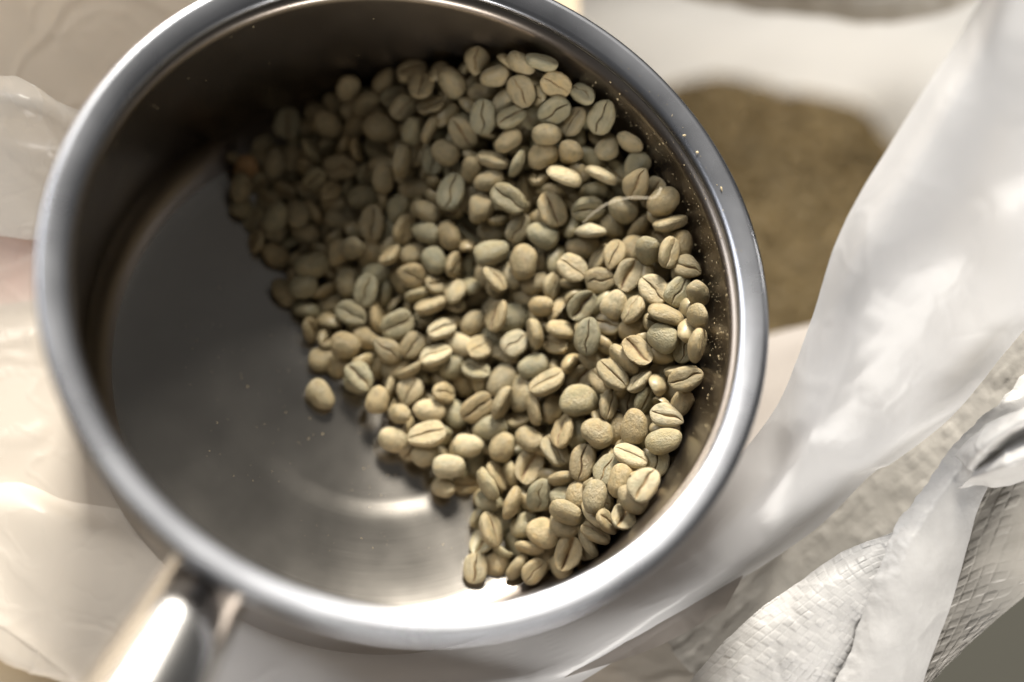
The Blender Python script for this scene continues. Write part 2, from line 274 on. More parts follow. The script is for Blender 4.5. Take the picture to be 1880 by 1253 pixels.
INNER_PANEL = [[(162.7, 18.8, 68.8), (168.1, 3.6, 64.0), (174.3, -6.6, 61.4), (179.5, -19.3, 57.6)], [(150.7, 4.3, 57.8), (155.0, -6.2, 55.7), (160.5, -14.2, 54.9), (167.2, -29.4, 50.5)], [(137.8, -11.3, 45.0), (142.7, -18.4, 45.5), (149.5, -26.3, 45.1), (156.1, -39.1, 41.6)], [(124.5, -24.6, 33.0), (129.6, -32.9, 33.1), (136.1, -41.2, 33.6), (142.4, -51.4, 31.0)], [(105.4, -42.3, 18.9), (112.0, -50.6, 19.4), (120.0, -58.7, 20.3), (126.1, -66.5, 18.7)], [(87.2, -56.9, 6.3), (94.1, -67.1, 6.1), (101.0, -76.5, 6.2), (107.0, -83.0, 5.1)], [(65.6, -74.6, -6.2), (72.5, -82.8, -5.6), (79.3, -90.8, -4.9), (85.2, -96.0, -5.5)]]
CUFF = [[(73.5, -85.1, 13.7), (83.8, -71.7, 23.8), (97.6, -59.9, 33.1), (108.4, -52.0, 39.0), (122.0, -46.7, 44.5)], [(79.0, -88.1, 19.3), (88.5, -75.6, 28.9), (99.6, -64.3, 37.4), (109.5, -56.8, 41.7), (123.4, -51.4, 45.1)], [(90.4, -91.9, 21.7), (97.3, -80.0, 30.5), (105.8, -68.1, 38.5), (113.2, -61.2, 42.0), (125.7, -56.3, 43.7)], [(104.8, -95.3, 20.6), (109.1, -83.3, 28.8), (114.0, -72.4, 35.5), (119.7, -65.1, 39.8), (129.8, -60.8, 40.7)]]
HEM = [[(105.0, -93.0, 23.8), (110.7, -76.2, 34.2), (113.3, -64.3, 40.8), (116.5, -53.3, 46.0), (120.3, -45.0, 48.1), (127.5, -36.2, 50.1), (134.9, -26.1, 52.6), (146.3, -15.5, 55.3), (160.0, -2.4, 58.5)], [(110.5, -92.8, 28.6), (115.0, -77.3, 38.2), (118.3, -64.8, 45.1), (121.3, -54.0, 50.2), (125.1, -45.7, 52.3), (131.0, -37.0, 53.9), (138.9, -28.5, 54.9), (148.7, -19.3, 56.6), (162.6, -8.2, 59.0)], [(119.7, -91.9, 29.0), (123.0, -77.6, 37.8), (126.9, -64.4, 45.2), (129.5, -52.4, 50.7), (132.6, -44.0, 52.6), (137.8, -35.9, 53.9), (145.8, -28.0, 54.6), (155.4, -21.1, 55.3), (167.3, -10.1, 57.2)], [(128.7, -90.9, 27.2), (131.1, -77.2, 35.5), (135.1, -63.7, 43.1), (137.9, -50.2, 49.2), (139.4, -41.7, 53.0), (143.7, -33.8, 55.1), (150.8, -26.7, 56.4), (159.9, -20.2, 57.9), (169.4, -10.4, 60.9)]]
SIDE_PANEL = [[(151.0, -27.6, 45.0), (160.3, -20.9, 48.9), (171.0, -14.2, 53.1)], [(143.9, -42.1, 39.6), (154.7, -37.1, 44.3), (170.8, -33.7, 46.3)], [(140.1, -55.3, 35.6), (151.3, -50.0, 39.4), (170.3, -49.3, 41.0)], [(136.5, -65.5, 31.6), (146.6, -61.6, 34.6), (161.9, -57.1, 38.0)], [(132.4, -76.9, 26.0), (139.9, -73.7, 29.2), (148.5, -68.3, 32.4)], [(127.5, -88.2, 20.3), (131.9, -85.7, 22.4), (136.6, -80.0, 25.8)]]
BACK_HEM = [[(71.7, 146.4, 4.7), (92.4, 145.1, 11.5), (111.1, 143.9, 17.8), (126.5, 142.6, 23.4), (141.8, 141.4, 28.9), (160.1, 140.1, 35.1), (177.9, 140.0, 45.0)], [(77.8, 136.1, 6.4), (93.5, 133.3, 11.4), (110.7, 130.6, 16.8), (126.0, 128.6, 22.0), (141.2, 125.9, 26.9), (157.5, 127.0, 33.6), (174.0, 129.1, 43.0)], [(88.4, 133.4, 1.4), (100.3, 129.5, 2.7), (114.6, 125.3, 6.8), (130.2, 123.9, 12.3), (145.8, 119.9, 16.8), (160.9, 120.6, 23.0), (175.8, 125.5, 33.2)]]
KNOT = [[(131.4, -31.0, 57.6), (134.2, -27.3, 63.1), (138.9, -24.2, 66.6), (144.9, -21.3, 70.4), (154.5, -17.3, 74.3)], [(132.0, -34.5, 60.7), (133.8, -30.9, 68.2), (137.6, -28.0, 71.4), (142.9, -25.2, 74.9), (151.7, -21.4, 78.6)], [(133.7, -35.5, 60.7), (138.2, -31.7, 64.5), (141.9, -29.1, 67.6), (147.5, -26.3, 70.1), (156.3, -22.9, 73.6)], [(133.6, -36.9, 59.0), (136.7, -36.4, 66.7), (140.7, -34.9, 71.6), (145.6, -32.6, 73.7), (154.5, -29.1, 76.2)], [(133.0, -37.5, 55.3), (142.0, -37.6, 58.6), (147.9, -35.7, 62.0), (153.2, -33.2, 64.3), (162.3, -29.7, 66.9)]]
PRINT = [(-103.6, 27.5, -1.5), (-88.5, 30.0, -1.5), (-85.8, 12.0, -1.5), (-101.1, 8.2, -1.5)]
FIBRE = [(38.24, 18.04, 61.92), (38.78, 18.29, 64.37), (39.96, 19.17, 66.12), (42.18, 20.68, 67.28), (44.84, 21.62, 68.32), (47.53, 22.18, 69.21), (50.28, 22.18, 69.9), (52.95, 22.64, 69.64), (54.14, 23.4, 70.24), (55.03, 25.37, 70.14)]

# ------------------------------------------------------------ setting: floor, table
def slab(name, x0, x1, y0, y1, z, mat, n=2, depth=30):
    bm = bmesh.new(); bmesh.ops.create_cube(bm, size=1)
    for v in bm.verts: v.co = Vector(((x0 + x1) / 2 + v.co.x * (x1 - x0), (y0 + y1) / 2 + v.co.y * (y1 - y0), z - depth / 2 + v.co.z * depth)) * S
    me = bpy.data.meshes.new(name); bm.to_mesh(me); bm.free()
    return link(name, me, mat, None, False)
tag(slab('floor', -3000, 3000, -3000, 3000, -480, M_ground), kind='structure')
tag(slab('table_top', -900, 60, -900, 700, -9, M_table, depth=28), kind='structure')

# ------------------------------------------------------------ woven sack
sack = empty('woven_sack', 'white woven plastic coffee sack with frayed hem, rolled open around the steel pan', 'sack', (110, 0, -100))
def child(o): 
    o.parent = sack_ if False else o.parent
    return o
def set_parent(o, p):
    o.parent = p; o.matrix_parent_inverse = Matrix.Translation(-p.location); return o
def weave(pitch, amp, wr, seed):
    def d(p, u, v, a, b):
        wu, wv = u + 1.6 * fbm(p * 0.03, 3, 3.1), (v + 1.6 * fbm(p * 0.03, 3, 9.7)) * 0.8
        iu, iv = math.floor(wu / pitch), math.floor(wv / pitch)
        fu, fv = wu / pitch - iu, wv / pitch - iv
        over = (iu + iv) % 2
        x, y = (fu, fv) if over else (fv, fu)
        h = min(1, 1.5 * math.sin(math.pi * x) ** 0.6) * (1 - abs(2 * y - 1) ** 8) + 0.5 * (noise.cell(Vector((iu * 3.1, iv * 1.3, seed + 2))) - 0.5) * (x - 0.5)
        jit = noise.cell(Vector((iu * 1.7, iv * 2.3, seed)))
        return amp * h * (0.6 + 0.7 * jit) + wr * fbm(p * 0.045, 4, seed) + 0.25 * wr * ridge(p * 0.07, seed)
    return d
set_parent(sheet('skirt', SKIRT, 60, 60, M_skirt, disp=lambda p, u, v, a, b: 0.8 * fbm(p * 0.03, 3, 5), thick=0.2), sack)
pr = sheet('printed_mark', [PRINT[:2], [PRINT[3], PRINT[2]]], 24, 24, M_red, disp=lambda p, u, v, a, b: 0.1 * fbm(p * 0.1, 3, 2),
           edge=lambda q, a, b, u, v: q + np.array([1.0, 0.4, 0]) * 4 * fbm(q * 0.12, 3, 8) * (1 if b > 0.9 else 0), thick=0.1)
set_parent(pr, sack)
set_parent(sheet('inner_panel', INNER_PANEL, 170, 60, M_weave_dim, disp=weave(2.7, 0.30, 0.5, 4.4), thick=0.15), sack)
set_parent(sheet('cuff', CUFF, 190, 250, M_weave, disp=weave(1.8, 0.17, 1.1, 1.2), thick=0.2), sack)
def ragged(q, a, b, u, v):
    w = (1 - a) ** 3
    return q + np.array([-0.8, 0.55, 0.1]) * w * (1.3 * fbm(q * 0.08, 3, 3.0) + 0.4 * fbm(q * 0.4, 2, 7.0))
set_parent(sheet('hem', HEM, 110, 240, M_weave, disp=lambda p, u, v, a, b: 1.3 * fbm(p * 0.03, 2, 6) + 0.10 * fbm(p * 0.25, 3, 1) + 0.12 * ridge(p * 0.09, 2), thick=0.3, edge=ragged), sack)
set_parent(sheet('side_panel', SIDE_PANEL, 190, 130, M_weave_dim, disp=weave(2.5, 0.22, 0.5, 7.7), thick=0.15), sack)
SM = [[(-330, 150, -6), (-270, 158, -6), (-200, 166, -6), (-130, 168, -6), (-70, 172, -6), (-34, 182, -6)],
      [(-330, 152, 60), (-270, 160, 60), (-200, 170, 58), (-130, 166, 55), (-72, 172, 50), (-38, 182, 38)],
      [(-330, 150, 130), (-270, 158, 130), (-200, 168, 125), (-130, 164, 115), (-78, 170, 105), (-46, 180, 72)],
      [(-330, 160, 190), (-270, 168, 190), (-200, 176, 180), (-130, 170, 168), (-84, 174, 148), (-56, 182, 100)]]
set_parent(sheet('shade_sheet', SM, 60, 80, M_film_shade, disp=lambda p, u, v, a, b: 3 * fbm(p * 0.02, 3, 4) + 1.5 * ridge(p * 0.025, 5), thick=0.4), sack)  # sheet added out of view to throw shade on the upper-left film
set_parent(sheet('back_hem', BACK_HEM, 50, 120, M_backhem, disp=lambda p, u, v, a, b: 2.5 * fbm(p * 0.04, 3, 6) + 0.8 * ridge(p * 0.06, 2), thick=0.3), sack)
set_parent(sheet('twisted_end', KNOT, 110, 120, M_weave, disp=lambda p, u, v, a, b: 0.9 * fbm(p * 0.07, 3, 6) + 0.3 * fold(p, 0.06, 2) + 0.1 * fbm(p * 0.4, 2, 1), thick=0.25, edge=lambda q, a, b, u, v: q + np.array([0.6, 0.8, 0]) * 1.5 * fbm(q * 0.1, 3, 2) * (abs(2 * a - 1) ** 4)), sack)

# ------------------------------------------------------------ plastic liner
liner = empty('plastic_liner', 'crumpled translucent plastic liner film spilling out of the sack under the pan', 'plastic film', (0, 0, -3))
def creases(amp, s, rid, seed):
    return lambda p, u, v, a, b: amp * fbm(p * s, 4, seed) + rid * (0.6 * ridge(p * s * 1.3, seed) + 0.34 * fold(p, s * 1.6, seed + 4) + 0.2 * fold(p, s * 3.1, seed + 9) + 0.14 * fold(p, s * 7, seed + 2))
def apron_disp(p, u, v, a, b):
    r = math.hypot(p[0], p[1]); k = min(1, max(0, (r - 72) / 14))
    return k * (1.0 + 1.2 * fbm(p * 0.016, 2, 2) + 0.6 * ridge(p * 0.016, 2) + 0.5 * fold(p, 0.022, 6) + 0.3 * fold(p, 0.045, 16) + 0.16 * fold(p, 0.11, 3))
set_parent(sheet('apron', APRON, 220, 220, M_film, disp=apron_disp), liner)
set_parent(sheet('left_flap', LEFT_FLAP, 110, 130, M_film_flap, disp=creases(0.7, 0.025, 0.6, 3.3)), liner)
set_parent(sheet('lower_fold', LOWER_FOLD, 110, 130, M_film, disp=creases(0.8, 0.02, 0.6, 8.3)), liner)
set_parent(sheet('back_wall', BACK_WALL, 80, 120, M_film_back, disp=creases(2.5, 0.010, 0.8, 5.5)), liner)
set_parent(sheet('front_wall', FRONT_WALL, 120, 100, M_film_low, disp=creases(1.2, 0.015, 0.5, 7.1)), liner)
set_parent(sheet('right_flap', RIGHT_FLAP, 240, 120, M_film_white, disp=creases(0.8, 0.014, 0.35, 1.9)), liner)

# ------------------------------------------------------------ saucepan
pan = empty('saucepan', 'brushed steel saucepan half filled with green coffee beans', 'saucepan', (0, 0, -1.5))
fl = [(0, 0.0), (8, 0.0), (20, 0.0), (34.6, 0.0), (35.3, 0.02), (36.2, 0.10), (37.5, 0.28), (39, 0.46), (40.2, 0.55), (41, 0.57), (43, 0.55), (46, 0.50), (49, 0.54), (52, 0.62), (55, 0.75), (58, 0.97), (60, 1.18), (62.0, 1.44), (63.0, 1.59)] + [(61.2 + 13.05 * math.sin(a), 14.55 - 13.05 * math.cos(a)) for a in (0.19, 0.26, 0.34, 0.42, 0.5)]
set_parent(lathe('pan_floor', fl, 256, M_floor), pan)
pw = [(61.2 + 13.05 * math.sin(0.5), 14.55 - 13.05 * math.cos(0.5))]
for k in range(1, 15):
    a = 0.5 + k / 14 * (math.pi / 2 - 0.5); pw.append((61.2 + 13.05 * math.sin(a), 14.55 - 13.05 * math.cos(a)))
pw += [(74.3, 19), (74.35, 22), (74.45, 32), (74.55, 44), (74.65, 54), (74.75, 58), (75.02, 64.2)]
pw_out = [(76.2, 62.0), (76.0, 55), (75.8, 40), (75.6, 20), (75.4, 10)]
for k in range(0, 9):
    a = k / 8 * math.pi / 2; pw_out.append((66.6 + 8.6 * math.cos(a), 7.3 - 8.6 * math.sin(a)))
pw_out += [(60, -1.3), (30, -1.3), (0, -1.3)]
set_parent(lathe('pan_wall', pw + pw_out, 256, M_wall), pan)
rim = [(74.95, 63.6), (75.1, 64.5), (75.5, 65.15), (76.4, 65.6), (78.5, 66.1), (80.2, 66.5), (81.1, 66.6), (81.75, 66.3), (82.1, 65.6), (82.0, 64.7), (81.2, 64.0), (79, 63.3), (77.2, 62.6), (76.4, 61.2)]
set_parent(lathe('rim', rim, 256, M_rim, close=True), pan)
rad = Vector((-0.512, -0.859, 0)).normalized()
hd = Vector((-0.36, -0.86, 0.36)).normalized()
hc = Vector((0, 0, 50))
hp = [hc + rad * 76.2, hc + rad * 78.5, hc + rad * 81 + Vector((0, 0, 0.3))]
h0 = hc + rad * 83 + Vector((0, 0, 0.9))
hp += [h0 + hd * t for t in (1.5, 5, 9, 14, 22, 36, 58, 84, 108, 126, 129)]
hr = [(9.2, 6.0), (9.4, 6.1), (9.6, 6.2), (9.8, 6.4), (10.0, 6.5), (10.3, 6.7), (10.6, 6.8), (11.0, 7.0), (11.4, 7.2), (11.8, 7.4), (12.0, 7.4), (11.4, 7.0), (9, 5), (3, 2)]
set_parent(loft('handle', hp, hr, 48, M_handle, power=2.15), pan)
bp = [hc + rad * t for t in (75.4, 76.4, 78.6, 79.6)]
set_parent(loft('handle_bracket', bp, [(9.0, 7.6), (9.0, 7.6), (8.6, 7.0), (7, 5)], 40, M_wall, power=3.0), pan)

# ------------------------------------------------------------ coffee beans
def bean_shape(seed, rows=22):
    """unit bean: long axis X, slit side +Z; returns verts, faces, crease weight"""
    rg = random.Random(seed)
    ang = [0, 1.5, 3.2, 5.5, 9, 14, 22, 34, 48, 64, 80, 94, 114, 136, 158]
    th = [math.radians(a) for a in ang]
    ths = th + [math.pi] + [2 * math.pi - t for t in reversed(th[1:])]
    n = len(ths)
    wav = rg.uniform(-0.15, 0.15); wav2 = rg.uniform(-0.09, 0.09); depth = rg.uniform(0.16, 0.34); opened = rg.choice([1.0, 1.2, 1.5, 1.9, 2.6]); valley = rg.uniform(0.04, 0.20)
    egg = rg.uniform(-0.16, 0.16); bend = rg.uniform(-0.11, 0.11); bulge = rg.uniform(0.36, 0.62); sq = rg.uniform(1.95, 2.5)
    v = [(-1, 0, 0)]; w = [0.0]; sd = seed * 3.7
    if seed % 8 == 3: bulge = 0.16; valley = 0.34; opened = 2.6; bend *= 1.5      # hollow shell bean
    if seed % 8 == 6: egg = rg.choice([-0.3, 0.3]); sq = 1.75                        # wedge-shaped bean
    rough_ = rg.uniform(0.8, 1.8)
    for i in range(1, rows):
        t = math.pi * i / rows; x = -math.cos(t); prof = (1 - abs(x) ** sq) ** (1 / sq)
        for a in ths:
            s = a if a <= math.pi else a - 2 * math.pi
            y = math.sin(s); z = math.cos(s)
            if z > 0:
                z2 = bulge * (1 - (1 - z) ** 1.9)
            else: z2 = z
            off = wav * math.sin(x * 3.0) + wav2 * math.sin(x * 6 + 1) + 0.05 * noise.noise(Vector((x * 4, sd, 0)))
            tw = max(0.0, 1 - abs(x) ** 8)
            d = abs(math.degrees(s))
            wd = opened * (1 + 0.9 * noise.noise(Vector((x * 2.2, sd + 5, 0)))); g = math.exp(-(d / (2.3 * max(0.5, wd))) ** 2) * tw
            lip = math.exp(-((d - 8 * opened) / 6) ** 2) * tw
            yy = y * prof + (off * prof * math.exp(-(s / 0.9) ** 2) if z > 0 else 0)
            zz = z2 * prof - depth * g * (0.4 + 0.6 * prof) + 0.04 * lip * prof - (valley * math.exp(-(d / 24) ** 2) * prof * tw if z > 0 else 0)
            lump = noise.noise(Vector((x * 1.3 + sd, yy * 1.3, zz * 1.3))) * 0.11 + noise.noise(Vector((x * 3.2 + sd, yy * 3.2, zz * 3.2))) * 0.035 * rough_
            k = 1 + lump * (0.4 + 0.6 * prof)
            v.append((x * (1 + lump * 0.5), (yy * (1 + egg * x) + bend * (1 - x * x)) * k, zz * k))
            w.append(min(1.0, g * 1.15) if d < 9 else 0.0)
    v.append((1, 0, 0)); w.append(0.0)
    f = []
    for j in range(n): f.append((0, 1 + (j + 1) % n, 1 + j))
    for i in range(rows - 2):
        for j in range(n):
            a = 1 + i * n; b = a + n
            f.append((a + j, a + (j + 1) % n, b + (j + 1) % n, b + j))
    e = 1 + (rows - 2) * n
    for j in range(n): f.append((e + j, e + (j + 1) % n, len(v) - 1))
    return v, f, w
def set_point_attr(me, name, vals):
    a = me.attributes.new(name, 'FLOAT', 'POINT'); a.data.foreach_set('value', vals)
SHAPES = [bean_shape(k + 1) for k in range(26)]
BM = []
for k, (v, f, w) in enumerate(SHAPES):
    me = mesh('coffee_bean', v, f); set_point_attr(me, 'crease', w)
    me.polygons.foreach_set('use_smooth', [True] * len(me.polygons)); me.materials.append(M_bean); BM.append(me)
TONE = {'p': (0.49, 0.415, 0.262), 'g': (0.318, 0.278, 0.170), 't': (0.372, 0.296, 0.166), 'o': (0.36, 0.205, 0.085), 'n': (0.345, 0.282, 0.166)}
BEANS = [
(10.53,65.57,39.12,0.030,-0.408,-0.861,-0.302,4.47,3.13,2.52,7,'n','olive bean back up, slanting left, just down-left of the topmost slit bean'),
(1.26,71.24,33.38,0.977,-0.094,-0.121,0.150,4.10,2.97,2.32,4,'n','buried olive bean on edge, lying level, two bean-lengths left of the topmost slit bean'),
(3.10,65.96,35.53,0.744,-0.072,-0.044,0.662,3.80,3.19,1.98,17,'n','olive bean slit up, pointing up, two bean-lengths down-left of the topmost slit bean'),
(-4.89,70.84,27.25,0.156,-0.817,-0.509,-0.223,3.91,2.84,2.27,21,'t','buried tan bean back up, slanting right, three bean-lengths left of the topmost slit bean'),
(-14.02,69.63,23.37,0.380,-0.598,-0.648,-0.279,3.80,3.17,2.20,2,'n','olive bean back up, pointing up, two bean-lengths up-right of the upper left slit bean'),
(-16.66,69.03,14.71,0.272,-0.854,0.416,0.154,3.73,2.69,1.88,23,'t','buried tan bean back up, slanting left, one bean-length right of the upper left slit bean'),
(-20.26,68.45,10.50,0.266,-0.964,0.026,0.001,3.88,2.92,2.10,16,'t','buried tan bean back up, lying level, just right of the upper left slit bean'),
(-0.53,61.89,30.30,0.894,0.212,-0.068,0.389,3.74,3.14,1.93,23,'n','olive bean slit up, slanting right, three bean-lengths up-right of the shaded level slit bean'),
(-2.49,66.20,28.35,0.972,-0.013,-0.130,0.195,3.75,2.88,2.12,14,'g','buried grey-green bean slit up, lying level, three bean-lengths down-left of the topmost slit bean'),
(6.26,61.22,34.53,0.952,-0.186,-0.205,0.132,3.82,2.74,2.07,18,'n','olive bean on edge, lying level, two bean-lengths down-left of the topmost slit bean'),
(-28.04,64.49,10.24,0.691,0.102,-0.156,0.699,4.35,3.52,2.43,25,'g','slit-up coffee bean alone at the upper left border of the heap in shade'),
(-18.26,61.69,17.01,0.228,-0.930,0.252,0.137,4.17,3.25,2.26,9,'t','tan bean back up, slanting left, just right of the upper left slit bean'),
(-5.27,57.81,24.85,0.128,-0.989,0.073,0.008,4.79,3.65,2.62,14,'t','tan bean back up, lying level, two bean-lengths up-right of the shaded level slit bean'),
(-10.88,61.70,17.89,0.217,-0.802,-0.517,-0.205,3.84,2.71,2.17,8,'t','buried tan bean back up, slanting right, one bean-length above the shaded level slit bean'),
(-8.90,65.37,23.52,0.301,-0.889,-0.281,-0.201,4.14,3.05,2.28,9,'t','buried tan bean back up, slanting right, two bean-lengths up-right of the shaded level slit bean'),
(2.26,55.39,29.75,0.115,-0.719,-0.651,-0.213,3.73,2.54,2.00,22,'g','grey-green bean back up, pointing up, two bean-lengths up-left of the dark-slit grey bean'),
(6.65,54.29,33.14,0.544,0.599,0.164,0.564,3.71,2.69,2.14,17,'n','olive bean on edge, slanting right, two bean-lengths above the dark-slit grey bean'),
(14.23,52.94,36.34,0.846,0.351,0.076,-0.394,4.69,3.19,2.46,15,'n','olive bean slit up, slanting left, two bean-lengths above the dark-slit grey bean'),
(-4.37,55.14,18.69,0.992,-0.001,0.010,-0.127,3.98,3.13,2.29,16,'g','buried grey-green bean slit up, lying level, one bean-length up-right of the shaded level slit bean'),
(-21.48,54.94,13.79,0.839,-0.358,0.319,-0.255,4.41,3.49,2.27,21,'g','grey-green bean on edge, slanting left, just up-left of the shaded level slit bean'),
(-34.93,60.55,3.70,0.251,-0.939,-0.215,-0.093,3.93,3.11,2.16,1,'n','buried olive bean back up, lying level, just up-right of the orange-brown bean'),
(-38.45,51.52,6.67,0.328,-0.700,-0.554,-0.308,3.80,3.04,1.97,4,'o','orange-brown coffee bean at the left tip of the heap'),
(-30.95,52.64,8.34,0.187,-0.702,-0.654,-0.211,4.21,2.86,2.26,9,'n','olive bean back up, pointing up, just right of the orange-brown bean'),
(-26.22,55.15,7.06,0.154,-0.821,-0.519,-0.180,3.81,2.88,2.02,17,'n','buried olive bean back up, slanting right, just below the upper left slit bean'),
(-14.20,49.77,15.92,0.931,0.353,-0.076,0.048,4.49,3.45,2.59,1,'n','slit-up coffee bean lying level in the shaded left of the heap'),
(0.27,47.94,26.95,0.491,-0.543,-0.644,0.223,4.30,3.30,2.45,24,'t','tan bean on edge, pointing up, two bean-lengths up-left of the dark-slit grey bean'),
(4.65,51.68,26.07,0.819,0.149,-0.225,0.506,3.95,2.90,2.14,22,'n','buried olive bean slit up, slanting right, two bean-lengths up-left of the dark-slit grey bean'),
(10.87,49.07,32.21,0.221,-0.942,0.252,0.007,3.81,3.20,1.95,19,'t','tan bean back up, slanting left, just above the dark-slit grey bean'),
(6.55,49.00,22.14,0.737,-0.266,-0.481,0.394,3.65,2.90,1.87,24,'t','buried tan bean on edge, pointing up, just up-left of the dark-slit grey bean'),
(8.53,48.84,28.05,0.713,0.132,-0.239,0.645,4.06,3.01,2.29,17,'g','buried grey-green bean slit up, pointing up, just up-left of the dark-slit grey bean'),
(-3.70,44.74,22.30,0.214,-0.665,-0.707,-0.113,3.87,2.96,2.00,18,'n','olive bean back up, pointing up, one bean-length right of the shaded level slit bean'),
(-7.21,48.59,15.04,0.677,0.256,-0.162,0.671,3.83,2.76,2.21,5,'g','buried grey-green bean slit up, pointing up, just right of the shaded level slit bean'),
(17.16,44.32,33.50,0.251,-0.644,-0.567,-0.449,3.80,2.58,1.98,4,'t','tan bean back up, pointing up, just up-right of the dark-slit grey bean'),
(12.94,39.18,29.74,0.793,0.012,-0.192,0.578,5.05,3.48,2.92,22,'g','grey-green coffee bean with a dark slit leaning right, mid shade'),
(4.90,43.17,20.81,0.306,-0.949,0.042,-0.058,4.10,3.08,2.24,22,'n','buried olive bean back up, lying level, just left of the dark-slit grey bean'),
(-20.58,46.54,14.14,0.762,0.357,-0.367,0.397,3.80,2.71,2.18,12,'g','grey-green bean slit up, slanting right, just down-left of the shaded level slit bean'),
(-16.27,43.85,13.91,0.881,-0.024,0.103,0.462,3.80,2.58,2.06,13,'n','olive bean slit up, slanting right, just down-left of the shaded level slit bean'),
(-20.92,45.58,8.50,0.905,0.267,0.073,-0.322,3.78,3.00,2.10,1,'n','buried olive bean slit up, slanting left, just down-left of the shaded level slit bean'),
(-15.83,43.53,5.36,0.229,-0.946,-0.217,-0.068,4.14,3.16,2.14,25,'g','buried grey-green bean back up, lying level, just below the shaded level slit bean'),
(7.94,35.77,23.89,0.146,-0.958,0.241,0.057,3.72,2.93,2.13,11,'n','olive bean back up, slanting left, just down-left of the dark-slit grey bean'),
(1.10,38.58,18.22,0.036,-0.789,-0.574,-0.217,3.71,2.91,2.03,11,'g','buried grey-green bean back up, pointing up, just up-right of the tall shaded slit bean'),
(-7.56,42.30,14.23,0.174,-0.982,-0.067,0.033,4.37,3.35,2.41,10,'g','buried grey-green bean back up, lying level, just above the tall shaded slit bean'),
(-8.93,39.96,9.88,0.887,-0.059,0.171,-0.425,3.74,2.86,2.10,17,'n','buried olive bean on edge, slanting left, just up-left of the tall shaded slit bean'),
(-5.13,34.68,16.03,0.694,0.129,-0.096,0.702,5.01,3.42,2.55,6,'n','tall slit-up coffee bean in the shaded left middle of the heap'),
(-12.08,46.60,10.70,0.667,-0.415,-0.538,0.305,4.05,3.21,2.32,9,'g','buried grey-green bean on edge, pointing up, just below the shaded level slit bean'),
(-29.97,36.96,9.23,0.211,-0.809,-0.523,-0.165,4.16,3.01,2.09,7,'g','grey-green bean back up, slanting right, just above the left edge round bean'),
(-24.16,37.78,9.72,0.044,0.737,0.673,0.046,3.80,3.12,2.07,15,'n','olive bean back up, pointing up, one bean-length up-right of the left edge round bean'),
(-39.24,45.75,6.16,0.151,-0.712,-0.637,-0.254,3.95,2.78,1.98,18,'t','buried tan bean back up, pointing up, just below the orange-brown bean'),
(-38.61,42.40,2.11,0.091,0.769,0.626,-0.090,3.80,3.17,2.06,1,'g','grey-green bean back up, pointing up, just below the orange-brown bean'),
(-30.20,35.28,4.41,0.283,-0.929,0.221,-0.087,3.98,3.11,2.17,15,'n','buried olive bean back up, slanting left, just above the left edge round bean'),
(-21.74,34.12,6.75,0.107,-0.975,0.163,-0.104,4.05,2.85,2.04,5,'n','buried olive bean back up, lying level, just up-right of the left edge round bean'),
(-13.54,37.06,10.09,0.244,-0.948,0.197,0.059,3.81,2.80,2.15,24,'n','buried olive bean back up, slanting left, just left of the tall shaded slit bean'),
(3.00,32.40,19.27,0.750,0.332,0.105,0.562,4.30,3.15,2.20,1,'t','tan bean on edge, slanting right, just right of the tall shaded slit bean'),
(8.05,30.87,21.67,0.263,-0.923,0.121,-0.254,3.80,2.85,2.07,11,'g','grey-green bean back up, lying level, one bean-length above the round slit bean'),
(13.81,29.77,23.83,0.295,-0.794,0.531,0.019,3.94,2.92,2.00,19,'t','tan bean back up, pointing up, one bean-length below the dark-slit grey bean'),
(-15.08,35.81,5.44,0.214,-0.756,-0.600,-0.150,3.97,3.04,2.09,24,'n','buried olive bean back up, pointing up, one bean-length left of the tall shaded slit bean'),
(-0.12,33.80,13.30,0.202,-0.811,-0.525,-0.158,4.08,3.15,2.05,19,'g','buried grey-green bean back up, slanting right, just down-right of the tall shaded slit bean'),
(15.93,69.29,45.15,0.717,0.058,-0.361,0.594,3.78,3.17,2.06,5,'n','slit-up coffee bean at the very top of the heap in shade'),
(25.93,65.88,51.73,0.518,-0.807,0.240,-0.149,3.94,2.68,2.05,6,'n','olive bean back up, slanting left, just left of the grey back-wall bean'),
(30.22,64.71,55.93,0.930,-0.352,0.003,-0.105,4.25,3.17,2.26,4,'g','grey-green coffee bean leaning at the back wall, top right end of heap'),
(20.24,64.01,47.24,0.516,-0.837,-0.151,-0.101,3.97,2.70,2.25,20,'n','olive bean back up, lying level, just down-right of the topmost slit bean'),
(26.66,59.76,48.58,0.789,0.418,-0.038,-0.449,4.28,3.40,2.33,7,'t','tan bean slit up, slanting left, just down-left of the grey back-wall bean'),
(34.58,60.17,53.24,0.910,0.368,0.045,-0.184,4.04,3.28,2.17,8,'t','tan bean slit up, slanting left, just down-right of the grey back-wall bean'),
(41.41,58.38,53.43,0.870,-0.036,-0.204,-0.448,3.80,2.61,2.08,1,'g','grey-green bean slit up, slanting left, just up-left of the upper wall slit bean'),
(18.47,63.05,40.52,0.264,-0.957,-0.032,-0.116,3.69,2.69,1.88,1,'n','buried olive bean back up, lying level, just below the topmost slit bean'),
(18.46,55.34,41.51,0.689,0.081,-0.293,0.658,4.55,3.33,2.60,22,'g','grey-green bean slit up, pointing up, two bean-lengths below the topmost slit bean'),
(23.36,59.45,43.16,0.226,-0.795,-0.513,-0.232,3.80,2.76,1.96,25,'n','buried olive bean back up, slanting right, one bean-length down-right of the topmost slit bean'),
(25.31,54.41,44.45,0.961,-0.032,-0.158,0.223,3.97,2.70,2.10,25,'g','grey-green bean slit up, slanting right, two bean-lengths down-left of the grey back-wall bean'),
(31.10,56.39,43.48,0.261,-0.859,-0.345,-0.273,3.70,2.85,2.09,25,'g','buried grey-green bean back up, slanting right, two bean-lengths below the grey back-wall bean'),
